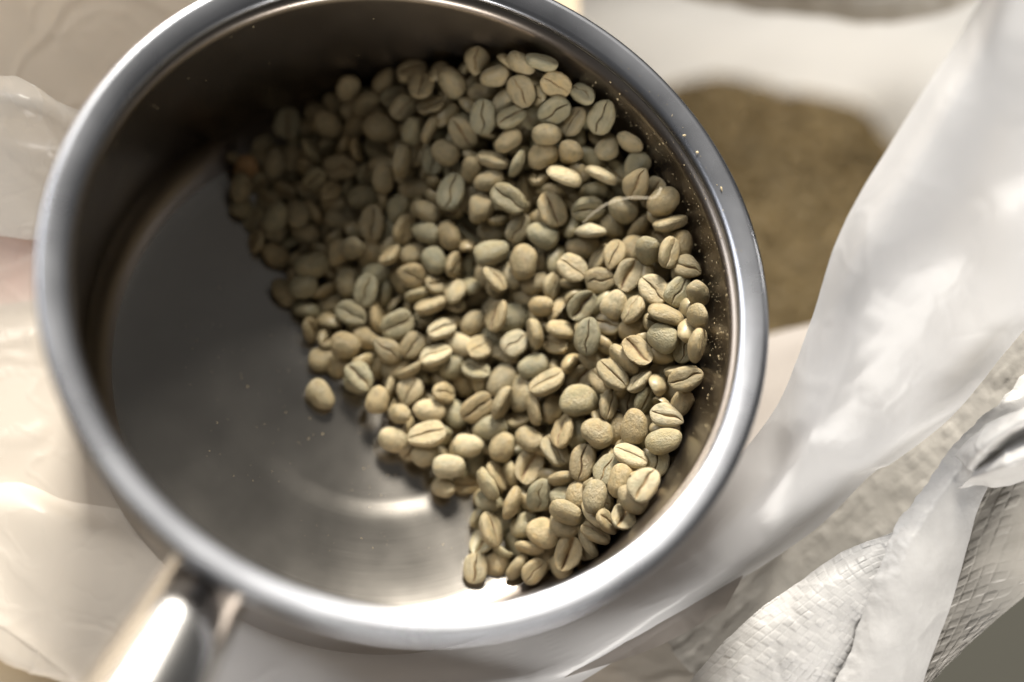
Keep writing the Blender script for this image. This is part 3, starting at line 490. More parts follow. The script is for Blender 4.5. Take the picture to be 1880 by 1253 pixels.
(35.17,54.77,49.30,0.855,0.387,-0.163,0.304,4.39,3.40,2.22,19,'g','grey-green bean slit up, slanting right, one bean-length left of the upper wall slit bean'),
(40.56,52.88,48.72,0.817,-0.140,-0.413,0.378,4.18,3.14,2.18,12,'t','tan bean on edge, slanting right, just left of the upper wall slit bean'),
(46.62,52.94,52.64,0.778,0.059,-0.308,0.544,4.50,3.51,2.57,6,'g','slit-up grey-green coffee bean beside the upper right wall of the pan'),
(25.20,49.66,41.21,0.101,-0.908,-0.335,-0.232,3.87,2.66,2.18,19,'t','tan bean back up, slanting right, two bean-lengths up-right of the dark-slit grey bean'),
(33.96,49.91,46.03,0.373,-0.921,-0.047,-0.101,3.75,2.86,2.17,18,'n','olive bean back up, lying level, two bean-lengths left of the upper wall slit bean'),
(34.21,45.88,41.72,0.163,-0.920,-0.246,-0.258,4.31,3.32,2.42,23,'t','tan bean back up, slanting right, two bean-lengths above the fibre-tip tan bean'),
(40.36,46.14,44.86,0.297,-0.730,-0.408,-0.460,3.80,3.19,2.13,5,'t','tan bean back up, slanting right, one bean-length down-left of the upper wall slit bean'),
(49.25,46.97,48.39,0.056,0.827,0.533,0.168,3.80,2.99,2.04,21,'n','olive bean back up, slanting right, just below the upper wall slit bean'),
(54.27,47.51,51.31,0.548,-0.790,0.234,-0.147,3.73,2.54,1.88,15,'n','olive bean back up, slanting left, just down-right of the upper wall slit bean'),
(47.39,48.84,40.79,0.258,-0.945,-0.110,-0.167,3.92,3.08,2.19,15,'n','buried olive bean back up, lying level, just below the upper wall slit bean'),
(22.26,45.97,37.07,0.934,-0.315,-0.048,-0.161,4.33,3.20,2.30,1,'n','olive bean on edge, lying level, two bean-lengths up-right of the dark-slit grey bean'),
(27.68,44.17,39.64,0.634,-0.499,-0.562,0.180,3.77,2.69,1.93,9,'g','grey-green bean on edge, slanting right, two bean-lengths up-left of the fibre-tip tan bean'),
(56.74,42.31,48.53,0.075,-0.833,-0.491,-0.243,4.06,3.13,2.35,11,'g','buried grey-green bean back up, slanting right, one bean-length up-left of the fibre end bean'),
(21.79,41.02,34.50,0.258,-0.945,-0.166,-0.115,4.12,2.80,2.21,20,'n','olive bean back up, lying level, just right of the dark-slit grey bean'),
(39.26,39.90,43.04,0.358,0.925,-0.121,-0.049,4.65,3.60,2.40,8,'p','pale bean on edge, lying level, just above the fibre-tip tan bean'),
(48.24,40.01,45.38,0.489,0.849,-0.185,-0.075,4.41,3.43,2.22,25,'p','pale bean on edge, slanting left, two bean-lengths up-right of the fibre-tip tan bean'),
(52.41,42.64,44.37,0.869,0.309,-0.140,-0.360,3.81,2.78,1.92,9,'g','buried grey-green bean slit up, slanting left, two bean-lengths below the upper wall slit bean'),
(56.25,36.72,49.98,0.796,0.158,-0.341,0.475,4.39,3.30,2.52,21,'t','tan bean slit up, slanting right, just up-left of the fibre end bean'),
(47.78,38.28,40.84,0.549,-0.824,-0.110,-0.088,3.85,2.79,2.08,15,'g','buried grey-green bean back up, lying level, one bean-length up-right of the fibre-tip tan bean'),
(42.40,40.35,34.36,0.290,-0.953,-0.042,-0.078,3.79,2.70,1.95,8,'n','buried olive bean back up, lying level, just up-right of the fibre-tip tan bean'),
(32.63,40.44,33.08,0.822,0.026,0.192,-0.536,4.25,3.26,2.30,1,'t','buried tan bean slit up, pointing up, just up-left of the fibre-tip tan bean'),
(26.62,35.85,35.95,0.933,0.244,-0.035,-0.263,4.90,3.34,2.61,24,'g','grey-green bean slit up, slanting left, one bean-length left of the fibre-tip tan bean'),
(37.44,33.28,37.64,0.852,0.139,0.053,-0.502,4.77,3.66,2.45,15,'t','tan slit-up coffee bean just above the lower end of the loose fibre'),
(46.34,32.90,40.31,0.924,0.327,-0.153,0.124,4.42,3.21,2.56,12,'g','grey-green bean slit up, lying level, just right of the fibre-tip tan bean'),
(54.48,32.50,43.45,0.385,-0.891,0.239,0.007,4.07,3.30,2.35,20,'n','olive bean back up, slanting left, one bean-length left of the fibre end bean'),
(62.82,32.15,50.55,0.193,-0.896,-0.298,-0.268,4.38,3.50,2.36,9,'t','tan round-backed coffee bean under the upper end of the loose fibre'),
(61.27,36.01,47.39,0.822,0.011,-0.366,0.436,4.20,3.32,2.12,15,'n','buried olive bean slit up, slanting right, just up-left of the fibre end bean'),
(64.64,27.32,49.74,0.860,-0.467,-0.200,0.034,4.36,3.16,2.45,3,'n','olive bean on edge, lying level, just below the fibre end bean'),
(20.50,34.97,30.57,0.101,-0.836,-0.518,-0.153,4.25,3.35,2.37,5,'n','olive bean back up, slanting right, just down-right of the dark-slit grey bean'),
(19.09,38.63,28.16,0.799,0.208,-0.244,0.508,3.99,3.13,2.05,16,'n','buried olive bean slit up, slanting right, just right of the dark-slit grey bean'),
(27.71,35.41,24.78,0.824,0.338,-0.010,-0.455,3.73,2.90,1.96,14,'n','buried olive bean slit up, slanting left, one bean-length left of the fibre-tip tan bean'),
(59.69,30.04,40.40,0.671,-0.557,-0.482,0.085,4.21,3.34,2.43,9,'t','buried tan bean on edge, slanting right, just down-left of the fibre end bean'),
(30.34,29.85,31.68,0.805,0.241,-0.091,0.534,4.01,2.90,2.10,3,'n','olive bean slit up, slanting right, just down-left of the fibre-tip tan bean'),
(36.02,27.70,33.66,0.178,-0.966,0.183,-0.043,4.34,3.34,2.39,20,'g','grey-green bean back up, slanting left, just below the fibre-tip tan bean'),
(24.88,31.49,25.32,0.191,-0.968,-0.013,-0.159,3.87,3.07,2.19,19,'n','buried olive bean back up, lying level, two bean-lengths down-right of the dark-slit grey bean'),
(20.03,33.33,21.53,0.925,-0.081,0.033,-0.370,3.98,2.92,2.24,18,'g','buried grey-green bean on edge, slanting left, one bean-length down-right of the dark-slit grey bean'),
(47.32,27.17,39.07,0.491,0.821,-0.214,0.200,4.20,2.97,2.42,13,'p','pale bean on edge, lying level, just up-right of the pale flat bean'),
(53.22,29.87,38.55,0.317,-0.905,0.283,0.019,3.85,2.88,2.15,21,'n','buried olive bean back up, slanting left, two bean-lengths down-left of the fibre end bean'),
(-28.45,28.90,2.61,0.160,-0.954,0.227,0.115,4.26,2.99,2.32,15,'t','round-backed coffee bean at the left edge of the heap above bare floor'),
(-19.69,24.48,8.61,0.228,-0.964,-0.138,-0.002,4.81,3.27,2.58,4,'g','grey-green bean back up, lying level, just right of the left edge round bean'),
(-25.92,18.53,2.27,0.232,-0.896,0.378,0.035,4.11,2.97,2.08,10,'n','olive bean back up, slanting left, just below the left edge round bean'),
(-21.37,19.13,6.65,0.263,-0.955,-0.131,-0.038,3.88,3.20,2.00,12,'g','grey-green bean back up, lying level, just down-right of the left edge round bean'),
(-15.86,19.56,4.58,0.785,-0.560,-0.193,0.181,3.75,2.95,2.09,3,'t','buried tan bean on edge, slanting right, two bean-lengths down-right of the left edge round bean'),
(-9.69,20.48,7.87,0.011,-0.706,-0.669,-0.232,4.13,3.12,2.34,23,'t','buried tan bean back up, pointing up, two bean-lengths left of the round slit bean'),
(-5.65,17.12,11.95,0.747,0.143,-0.184,0.622,4.43,3.07,2.36,24,'g','grey-green bean slit up, pointing up, one bean-length left of the round slit bean'),
(-8.69,11.55,8.66,0.960,0.205,-0.058,-0.185,4.32,3.18,2.42,6,'g','grey-green bean slit up, slanting left, two bean-lengths above the left border slit bean'),
(-1.39,11.39,8.35,0.824,-0.199,0.346,-0.402,4.76,3.51,2.57,13,'t','tan bean on edge, pointing up, two bean-lengths down-left of the round slit bean'),
(2.83,8.59,11.82,0.915,0.236,-0.163,0.284,4.53,3.62,2.40,17,'g','grey-green bean slit up, slanting right, two bean-lengths below the round slit bean'),
(-12.82,28.28,9.47,0.223,-0.811,-0.539,-0.035,4.04,3.17,2.03,13,'t','buried tan bean back up, slanting right, one bean-length down-left of the tall shaded slit bean'),
(-9.87,27.73,14.15,0.384,-0.755,-0.325,-0.421,3.80,2.99,2.07,11,'n','olive bean back up, slanting right, just down-left of the tall shaded slit bean'),
(-4.90,27.77,11.67,0.206,-0.811,-0.525,-0.157,3.99,3.06,2.05,20,'t','buried tan bean back up, slanting right, just below the tall shaded slit bean'),
(-0.49,25.74,17.67,0.712,-0.469,-0.147,0.502,3.80,2.77,2.20,3,'n','olive bean on edge, slanting right, just up-left of the round slit bean'),
(5.71,26.70,16.78,0.045,-0.974,-0.219,-0.042,3.87,2.85,2.23,1,'t','buried tan bean back up, lying level, just above the round slit bean'),
(10.75,23.94,20.10,0.222,-0.837,0.499,0.022,3.72,3.13,1.94,18,'g','grey-green bean back up, slanting left, just up-right of the round slit bean'),
(15.88,22.75,21.52,0.775,0.338,0.308,0.436,3.80,3.00,2.16,0,'t','tan bean on edge, slanting right, one bean-length right of the round slit bean'),
(-2.64,22.89,10.54,0.151,-0.987,-0.052,0.005,3.90,2.85,2.21,6,'g','buried grey-green bean back up, lying level, just left of the round slit bean'),
(5.51,20.27,17.21,0.940,0.317,-0.003,-0.125,3.96,3.33,2.22,13,'t','nearly round slit-up coffee bean, left of the heap centre'),
(2.68,22.18,7.81,0.197,-0.761,-0.596,-0.162,3.84,2.86,2.02,17,'n','buried olive bean back up, pointing up, just left of the round slit bean'),
(12.37,18.56,17.24,0.968,-0.054,0.199,0.147,3.80,2.93,2.12,16,'t','tan bean on edge, lying level, just right of the round slit bean'),
(16.32,15.88,19.28,0.325,0.692,0.626,0.154,3.80,2.97,1.97,15,'n','olive bean back up, pointing up, one bean-length right of the round slit bean'),
(7.71,16.95,14.03,0.816,-0.545,-0.188,0.038,3.84,2.93,2.07,19,'g','buried grey-green bean on edge, lying level, just below the round slit bean'),
(10.51,13.13,16.63,0.883,-0.406,-0.214,0.093,4.29,3.23,2.48,22,'t','tan bean on edge, lying level, just down-right of the round slit bean'),
(12.17,12.36,7.39,0.928,-0.292,-0.197,0.121,4.32,3.15,2.31,12,'t','buried tan bean on edge, lying level, just up-left of the pale oval bean'),
(18.61,14.07,11.38,0.738,0.662,-0.122,0.045,4.00,3.11,2.11,4,'t','buried tan bean on edge, lying level, just above the pale oval bean'),
(-13.53,16.41,2.19,0.184,-0.958,-0.216,-0.030,3.89,3.02,2.14,11,'n','buried olive bean back up, lying level, two bean-lengths down-right of the left edge round bean'),
(-18.21,8.48,3.10,0.862,0.049,0.449,-0.228,3.80,2.95,1.98,20,'t','tan bean on edge, slanting left, two bean-lengths above the lone floor bean'),
(-9.63,3.50,7.14,0.237,-0.967,0.081,0.038,4.08,3.43,2.09,7,'t','tan bean back up, lying level, just above the left border slit bean'),
(-14.74,1.16,2.06,0.140,-0.972,-0.182,0.044,3.96,3.33,2.02,1,'t','tan bean back up, lying level, just above the lone floor bean'),
(-9.94,-0.70,2.03,0.210,-0.931,-0.293,-0.063,3.74,2.67,1.88,21,'t','buried tan bean back up, slanting right, just up-left of the left border slit bean'),
(0.67,2.14,9.55,0.933,0.199,0.023,-0.300,4.41,3.00,2.37,5,'n','olive bean slit up, slanting left, just up-right of the left border slit bean'),
(-4.29,6.02,6.40,0.197,-0.968,0.143,-0.063,3.88,2.72,2.19,3,'t','buried tan bean back up, lying level, just above the left border slit bean'),
(-2.31,4.17,2.67,0.810,-0.577,-0.014,-0.100,3.96,2.84,2.24,5,'n','buried olive bean on edge, lying level, just up-right of the left border slit bean'),
(7.17,3.30,11.26,0.845,0.171,-0.157,0.482,3.73,2.94,2.13,16,'t','tan bean slit up, slanting right, one bean-length above the pale upright slit bean'),
(12.97,0.47,13.36,0.962,-0.115,-0.208,0.136,4.28,2.93,2.37,6,'p','pale bean slit up, lying level, just down-left of the pale oval bean'),
(13.86,6.64,15.99,0.975,-0.058,-0.081,0.199,3.83,2.61,1.98,4,'p','pale bean slit up, lying level, just up-left of the pale oval bean'),
(18.84,4.05,13.88,0.173,-0.958,0.200,-0.115,4.28,2.91,2.18,19,'p','pale oval coffee bean, rounded back up, at the centre of the heap'),
(-5.83,-5.01,6.92,0.901,0.170,-0.045,-0.397,4.30,3.16,2.43,25,'g','slit-up coffee bean on the left border, nearest to the lone bean'),
(-14.73,-8.87,2.46,0.252,-0.867,0.429,-0.038,4.25,3.13,2.34,25,'n','lone coffee bean lying apart on the bare steel floor of the pan'),
(12.24,-0.02,7.92,0.812,-0.573,0.039,-0.100,3.99,3.06,2.19,16,'n','buried olive bean on edge, lying level, just up-right of the pale upright slit bean'),
(17.76,-1.37,11.25,0.205,-0.899,-0.371,-0.107,3.91,2.87,2.17,12,'g','buried grey-green bean back up, slanting right, just below the pale oval bean'),
(4.12,-1.38,5.71,0.090,-0.969,-0.189,-0.129,4.08,3.02,2.06,22,'n','buried olive bean back up, lying level, just up-left of the pale upright slit bean'),
(6.63,-2.61,9.80,0.728,-0.607,-0.313,0.058,3.74,2.67,2.15,18,'n','buried olive bean on edge, slanting right, just above the pale upright slit bean'),
(14.06,-1.83,2.33,0.241,-0.936,-0.252,-0.040,4.10,2.98,2.18,1,'n','buried olive bean back up, slanting right, just up-right of the pale upright slit bean'),
(21.27,-4.35,7.24,0.254,-0.907,0.333,0.057,4.04,2.83,2.28,16,'t','buried tan bean back up, slanting left, just below the pale oval bean'),
(15.72,-8.86,11.11,0.952,0.020,0.289,0.094,3.80,2.79,2.19,0,'t','tan bean slit up, lying level, just right of the pale upright slit bean'),
(7.36,-8.08,7.95,0.781,0.134,-0.158,0.590,4.17,3.49,2.13,13,'p','pale coffee bean with an upright slit on the lower left slope'),
(1.68,-7.30,4.84,0.578,-0.505,-0.562,0.308,3.86,3.01,2.10,2,'n','buried olive bean on edge, pointing up, just left of the pale upright slit bean'),
(-1.04,-10.75,6.83,0.086,-0.789,-0.581,-0.181,3.69,2.90,2.03,25,'t','buried tan bean back up, pointing up, just down-right of the left border slit bean'),
(12.26,-13.20,8.99,0.166,-0.985,0.013,-0.052,4.27,3.04,2.29,20,'p','pale bean back up, lying level, just down-right of the pale upright slit bean'),
(4.91,-14.26,7.51,0.127,-0.884,0.153,-0.422,3.80,2.58,2.13,9,'t','tan bean back up, lying level, just down-left of the pale upright slit bean'),
(19.48,-12.65,6.81,0.099,-0.877,0.469,0.043,4.02,3.07,2.23,12,'g','buried grey-green bean back up, slanting left, one bean-length down-right of the pale upright slit bean'),
(11.82,-19.55,8.60,0.983,-0.022,-0.121,0.135,5.05,3.44,2.92,11,'p','pale bean slit up, lying level, just right of the pale round floor bean'),
(3.93,-20.31,4.92,0.253,-0.956,0.057,-0.136,3.92,3.30,2.19,19,'p','pale round coffee bean touching the floor at the lower left border of the heap'),
(22.70,-21.61,8.49,0.197,-0.973,0.020,-0.120,4.04,3.14,2.30,1,'p','pale bean back up, lying level, just up-right of the pale lower border bean'),
(19.83,-15.11,2.26,0.150,-0.907,-0.359,-0.161,3.79,2.83,1.96,0,'t','buried tan bean back up, slanting right, just above the pale lower border bean'),
(12.29,-23.98,5.21,0.202,-0.978,-0.032,-0.033,3.74,2.72,1.93,7,'n','buried olive bean back up, lying level, just up-left of the pale lower border bean'),
(24.15,24.15,27.90,0.137,-0.964,-0.199,-0.116,4.70,3.20,2.45,3,'g','grey-green bean back up, lying level, two bean-lengths down-right of the dark-slit grey bean'),
(38.39,26.98,27.58,0.975,-0.193,-0.111,-0.018,3.90,2.96,2.20,15,'t','buried tan bean on edge, lying level, just up-left of the pale flat bean'),
(32.04,21.44,29.95,0.005,0.706,0.655,0.270,4.68,3.57,2.67,2,'t','tan bean back up, pointing up, one bean-length left of the pale flat bean'),
(22.01,24.33,18.50,0.699,0.211,-0.124,0.672,4.07,3.20,2.28,4,'g','buried grey-green bean slit up, pointing up, two bean-lengths right of the round slit bean'),
(46.81,26.00,33.45,0.261,-0.942,-0.110,-0.181,4.46,3.15,2.39,25,'n','buried olive bean back up, lying level, just up-right of the pale flat bean'),
(53.01,21.16,40.13,0.799,0.000,-0.205,0.565,4.07,2.86,2.05,13,'t','tan bean slit up, pointing up, one bean-length right of the pale flat bean'),
(60.18,20.96,44.97,0.160,-0.664,-0.587,-0.435,3.80,3.19,2.07,11,'g','grey-green bean back up, pointing up, one bean-length up-left of the right wall grooved bean'),
(58.07,23.28,39.70,0.129,-0.777,-0.584,-0.196,3.94,3.13,2.15,10,'n','buried olive bean back up, pointing up, two bean-lengths down-left of the fibre end bean'),
(50.28,22.12,35.90,0.775,-0.317,-0.434,0.333,3.94,3.06,2.03,0,'t','buried tan bean on edge, slanting right, just right of the pale flat bean'),
(64.16,18.93,49.41,0.742,0.229,-0.013,0.630,4.02,2.73,2.06,24,'t','tan bean slit up, pointing up, just up-left of the right wall grooved bean'),
(67.86,21.99,47.62,0.012,-0.730,-0.613,-0.302,4.06,3.09,2.27,24,'t','buried tan bean back up, pointing up, just above the right wall grooved bean'),
(69.18,15.88,48.45,0.956,0.188,-0.103,-0.199,3.77,2.91,2.00,21,'t','tan grooved coffee bean high against the right wall of the pan'),
(43.57,18.88,34.80,0.937,0.189,-0.085,-0.282,3.99,3.35,2.17,8,'p','pale flat-faced coffee bean with a hairline slit, upper right of the heap'),
(39.78,23.89,24.37,0.156,-0.966,-0.092,-0.186,4.06,2.88,2.11,23,'g','buried grey-green bean back up, lying level, just left of the pale flat bean'),
(25.51,17.81,26.50,0.886,-0.160,0.142,-0.412,4.03,2.89,2.03,22,'t','tan bean on edge, slanting left, two bean-lengths above the pale wrinkled bean'),
(29.62,19.56,25.07,0.238,-0.848,0.472,-0.046,3.80,2.58,2.04,8,'n','olive bean back up, slanting left, two bean-lengths left of the pale flat bean'),
(50.38,15.56,36.39,0.947,0.243,-0.182,0.108,3.85,3.23,1.98,3,'t','tan bean slit up, lying level, just up-left of the pale round-backed bean'),
(56.31,15.62,41.09,0.812,0.089,-0.202,0.541,4.26,3.39,2.39,2,'t','tan bean slit up, slanting right, just up-right of the pale round-backed bean'),
(61.68,11.02,43.73,0.893,0.208,-0.137,-0.376,4.22,3.46,2.23,12,'p','pale bean slit up, slanting left, one bean-length down-left of the right wall grooved bean'),
(67.56,10.45,45.59,0.819,0.232,-0.038,0.523,4.03,3.21,2.11,3,'g','buried grey-green bean slit up, slanting right, just below the right wall grooved bean'),
(70.81,8.24,50.34,0.395,-0.800,0.411,0.188,3.80,2.73,2.16,2,'n','olive bean back up, slanting left, just below the right wall grooved bean'),
(44.57,17.82,28.71,0.944,-0.284,-0.057,-0.159,4.02,2.88,2.06,21,'t','buried tan bean on edge, lying level, just below the pale flat bean'),
(39.64,15.41,29.50,0.668,0.316,0.048,0.672,3.79,2.71,1.94,13,'n','buried olive bean slit up, pointing up, just down-left of the pale flat bean'),
(35.86,17.34,26.69,0.147,-0.944,-0.164,-0.245,3.83,2.86,1.92,16,'n','buried olive bean back up, lying level, just left of the pale flat bean'),
(23.47,17.77,15.44,0.152,-0.869,-0.440,-0.169,4.30,3.15,2.41,13,'n','buried olive bean back up, slanting right, two bean-lengths above the pale oval bean'),
(37.09,10.70,28.00,0.267,-0.871,-0.038,-0.411,3.80,2.58,1.99,12,'t','tan bean back up, lying level, one bean-length up-right of the pale wrinkled bean'),
(41.69,10.24,27.60,0.489,0.705,0.410,0.311,3.80,2.94,2.03,10,'t','tan bean on edge, slanting right, just up-left of the wide-slit upright bean'),
(46.55,9.41,33.13,0.848,0.202,-0.217,0.440,4.30,3.30,2.20,18,'g','grey-green bean slit up, slanting right, just above the wide-slit upright bean'),
(53.62,8.97,37.14,0.106,-0.818,-0.487,-0.287,3.72,3.12,1.90,3,'p','pale round-backed coffee bean standing out on the right of the heap'),
(57.27,6.66,40.19,0.788,-0.297,-0.396,0.366,3.91,3.12,2.24,23,'t','tan bean on edge, slanting right, just right of the pale round-backed bean'),
(64.31,3.83,44.51,0.396,0.909,-0.114,-0.061,4.72,3.35,2.71,3,'t','tan bean on edge, lying level, one bean-length up-right of the curled shell bean'),
(70.38,1.96,51.05,0.170,-0.747,-0.108,-0.633,3.80,3.19,1.92,18,'t','tan bean back up, slanting right, one bean-length below the right wall grooved bean'),
(27.80,14.41,18.07,0.927,-0.216,-0.220,0.216,4.06,3.08,2.25,16,'n','buried olive bean on edge, slanting right, one bean-length up-left of the pale wrinkled bean'),
(26.74,9.00,22.77,0.752,-0.249,-0.406,0.455,4.25,3.40,2.27,25,'t','tan bean on edge, pointing up, just up-left of the pale wrinkled bean'),
(31.26,9.60,20.59,0.134,-0.921,-0.308,-0.198,4.36,3.66,2.52,15,'g','grey-green bean back up, slanting right, just above the pale wrinkled bean'),
(35.99,4.06,24.55,0.422,0.686,-0.287,-0.519,4.12,2.99,2.37,4,'t','tan bean on edge, pointing up, just up-right of the pale wrinkled bean'),
(42.10,4.54,27.75,0.180,0.981,0.001,-0.072,3.80,2.80,2.01,17,'t','tan bean on edge, lying level, just left of the wide-slit upright bean'),
(58.86,3.48,35.92,0.173,-0.941,-0.178,-0.230,3.93,3.05,2.10,18,'t','buried tan bean back up, lying level, just above the curled shell bean'),
(55.03,5.05,29.78,0.836,0.016,-0.271,0.477,3.68,2.63,2.04,1,'n','buried olive bean slit up, slanting right, just right of the wide-slit upright bean'),
(47.74,1.31,33.26,0.700,0.035,-0.268,0.661,4.83,3.40,2.50,6,'g','big upright coffee bean with a wide brown slit, right of the heap centre'),
(41.60,1.92,24.65,0.908,-0.018,-0.323,-0.267,3.80,2.62,2.01,8,'t','tan bean slit up, lying level, just up-right of the smooth grey bean'),
(32.02,2.73,20.96,0.925,0.073,-0.050,0.369,3.80,3.19,1.96,3,'p','pale wrinkled slit-up coffee bean just below the middle of the heap'),
(23.61,2.11,17.35,0.945,-0.086,0.035,0.315,3.80,3.19,1.99,8,'n','olive bean slit up, slanting right, just right of the pale oval bean'),
(22.08,8.96,16.51,0.193,-0.877,-0.402,-0.180,3.67,2.80,1.91,8,'t','buried tan bean back up, slanting right, just up-right of the pale oval bean'),
(28.20,6.17,15.57,0.242,-0.961,0.133,-0.025,3.95,2.91,2.20,4,'g','buried grey-green bean back up, lying level, just left of the pale wrinkled bean'),
(30.66,1.01,16.65,0.308,0.939,-0.151,-0.022,4.13,2.93,2.13,1,'n','buried olive bean on edge, lying level, just down-left of the pale wrinkled bean'),
(46.81,2.36,22.92,0.198,-0.936,-0.290,-0.032,3.79,3.03,2.18,22,'n','buried olive bean back up, slanting right, just down-left of the wide-slit upright bean'),
(50.49,-2.72,28.00,0.280,-0.914,0.292,0.013,3.91,2.75,2.06,8,'n','buried olive bean back up, slanting left, just below the wide-slit upright bean'),
(58.36,-4.06,40.34,0.924,-0.017,-0.015,-0.382,4.31,3.45,2.17,2,'t','hollow shell-like coffee bean with a curled face near the right side of the heap'),
(63.72,-1.57,43.18,0.257,-0.900,0.322,-0.145,4.07,3.41,2.10,17,'g','grey-green bean back up, slanting left, just up-right of the curled shell bean'),
(70.55,-5.20,49.47,0.499,0.508,0.145,0.687,4.43,3.25,2.55,20,'t','tan bean on edge, pointing up, just above the level right-wall bean'),
(69.58,-3.32,42.22,0.769,0.022,-0.217,0.601,3.84,2.86,2.00,23,'g','buried grey-green bean slit up, pointing up, just above the level right-wall bean'),
(56.43,-4.86,35.42,0.709,-0.586,0.295,-0.259,4.76,3.79,2.42,11,'t','tan bean on edge, slanting left, just down-left of the curled shell bean'),
(53.51,-8.90,34.86,0.916,-0.015,-0.055,-0.396,4.77,3.25,2.47,9,'t','tan bean slit up, slanting left, just down-left of the curled shell bean'),
(36.62,-3.42,21.51,0.139,-0.951,-0.233,-0.146,4.11,3.11,2.26,19,'g','grey-green coffee bean with its smooth rounded back up, middle of the heap'),
(44.22,-0.63,18.92,0.252,-0.950,-0.024,-0.182,3.73,2.65,1.96,10,'t','buried tan bean back up, lying level, just right of the smooth grey bean'),
(59.57,-10.63,36.67,0.773,-0.463,-0.260,0.347,3.80,2.69,2.07,16,'n','olive bean on edge, slanting right, just below the curled shell bean'),
(52.30,-8.52,28.51,0.896,0.192,-0.045,-0.398,3.70,2.82,2.13,12,'n','buried olive bean slit up, slanting left, just up-right of the largest grey bean'),
(48.15,-7.10,24.41,0.880,0.082,-0.191,0.427,3.98,3.11,2.27,18,'t','buried tan bean slit up, slanting right, just above the largest grey bean'),
(39.38,-8.18,23.94,0.913,-0.255,-0.264,0.181,4.87,3.44,2.75,17,'t','tan bean on edge, slanting right, just down-right of the smooth grey bean'),
(29.65,-5.60,15.28,0.051,-0.864,-0.464,-0.190,4.92,3.35,2.53,12,'n','olive bean back up, slanting right, just down-left of the smooth grey bean'),
(23.38,-3.16,14.86,0.961,-0.075,-0.156,-0.217,3.80,3.09,1.97,6,'g','grey-green bean slit up, lying level, just down-right of the pale oval bean'),
(34.98,-9.07,16.22,0.311,0.672,0.480,0.471,4.90,3.85,2.65,8,'n','olive bean on edge, pointing up, just down-left of the smooth grey bean'),
(66.42,-6.75,34.86,0.009,-0.925,-0.339,-0.172,4.08,2.86,2.21,6,'t','buried tan bean back up, slanting right, just left of the level right-wall bean'),
(68.42,-12.22,45.53,0.940,0.146,-0.283,0.120,4.45,3.02,2.34,14,'t','slit-up coffee bean lying level against the right wall of the pan'),
(29.92,-12.29,16.35,0.605,0.541,0.126,0.570,4.69,3.42,2.38,14,'n','olive bean on edge, slanting right, one bean-length down-left of the smooth grey bean'),
(24.11,-12.57,12.33,0.907,0.248,-0.073,0.334,4.83,3.28,2.64,16,'t','tan bean slit up, slanting right, two bean-lengths up-right of the pale lower border bean'),
(37.86,-14.21,19.19,0.641,-0.458,0.473,-0.396,4.21,2.97,2.25,22,'n','olive bean on edge, pointing up, one bean-length below the smooth grey bean'),
(42.10,-13.72,19.24,0.274,-0.694,-0.663,0.066,3.75,2.98,2.13,11,'t','tan bean back up, pointing up, just left of the largest grey bean'),
(47.19,-13.66,25.98,0.049,-0.983,-0.148,-0.093,4.93,4.05,2.69,10,'g','largest grey-green coffee bean, rounded back up, right of the heap centre'),
(53.52,-15.58,30.95,0.731,0.213,0.103,0.640,3.80,2.74,2.11,0,'n','olive bean on edge, pointing up, just right of the largest grey bean'),
(59.42,-14.86,28.73,0.717,0.089,-0.260,0.641,3.89,2.80,1.96,5,'n','buried olive bean slit up, pointing up, just left of the pale right-wall bean'),
(61.56,-15.04,34.82,0.742,0.355,0.034,0.568,3.75,2.79,1.95,15,'g','grey-green bean on edge, slanting right, just up-left of the pale right-wall bean'),
(69.54,-13.02,34.65,0.213,-0.916,0.323,-0.110,3.92,2.75,2.05,3,'t','buried tan bean back up, slanting left, just down-left of the level right-wall bean'),
(65.55,-20.30,39.41,0.974,0.115,-0.105,-0.162,4.27,2.99,2.44,21,'p','pale slit-up coffee bean below the level bean by the right wall'),
(58.71,-21.71,33.79,0.012,0.727,0.610,0.315,4.51,3.33,2.42,25,'n','olive bean back up, pointing up, just left of the pale right-wall bean'),
(27.96,-17.30,10.67,0.211,-0.939,-0.099,-0.254,4.70,3.20,2.65,0,'g','grey-green bean back up, lying level, two bean-lengths up-left of the lower middle slit bean'),
(50.88,-22.53,28.66,0.073,-0.955,0.284,-0.042,4.33,3.58,2.28,23,'t','tan bean back up, slanting left, just down-right of the largest grey bean'),
(43.99,-20.79,22.51,0.746,-0.298,-0.363,0.473,4.17,3.17,2.35,25,'t','tan bean on edge, pointing up, just down-left of the largest grey bean'),
(36.88,-20.98,15.88,0.102,-0.917,0.312,-0.225,3.80,2.99,1.92,16,'t','tan bean back up, slanting left, just above the lower middle slit bean'),
(65.15,-26.01,37.66,0.056,-0.971,-0.124,-0.195,4.58,3.19,2.33,6,'g','grey-green bean back up, lying level, just below the pale right-wall bean'),
(31.03,-22.51,11.72,0.141,-0.803,-0.554,-0.170,3.91,3.28,2.26,8,'t','tan bean back up, slanting right, just up-left of the lower middle slit bean'),
(48.71,-20.07,20.96,0.125,-0.828,-0.513,-0.187,4.05,3.20,2.09,10,'g','buried grey-green bean back up, slanting right, just below the largest grey bean'),
(55.95,-20.46,27.26,0.012,-0.835,-0.479,-0.272,4.09,3.22,2.21,8,'t','buried tan bean back up, slanting right, one bean-length down-right of the largest grey bean'),
(35.86,-15.03,8.70,0.104,-0.980,-0.100,-0.134,3.71,2.71,2.13,2,'g','buried grey-green bean back up, lying level, one bean-length above the lower middle slit bean'),
(69.80,-16.44,38.40,0.044,-0.838,-0.493,-0.231,3.66,2.61,1.88,11,'t','buried tan bean back up, slanting right, just up-right of the pale right-wall bean'),
(44.83,14.48,25.50,0.232,-0.935,-0.195,-0.186,3.86,2.93,2.14,24,'n','buried olive bean back up, lying level, just below the pale flat bean'),
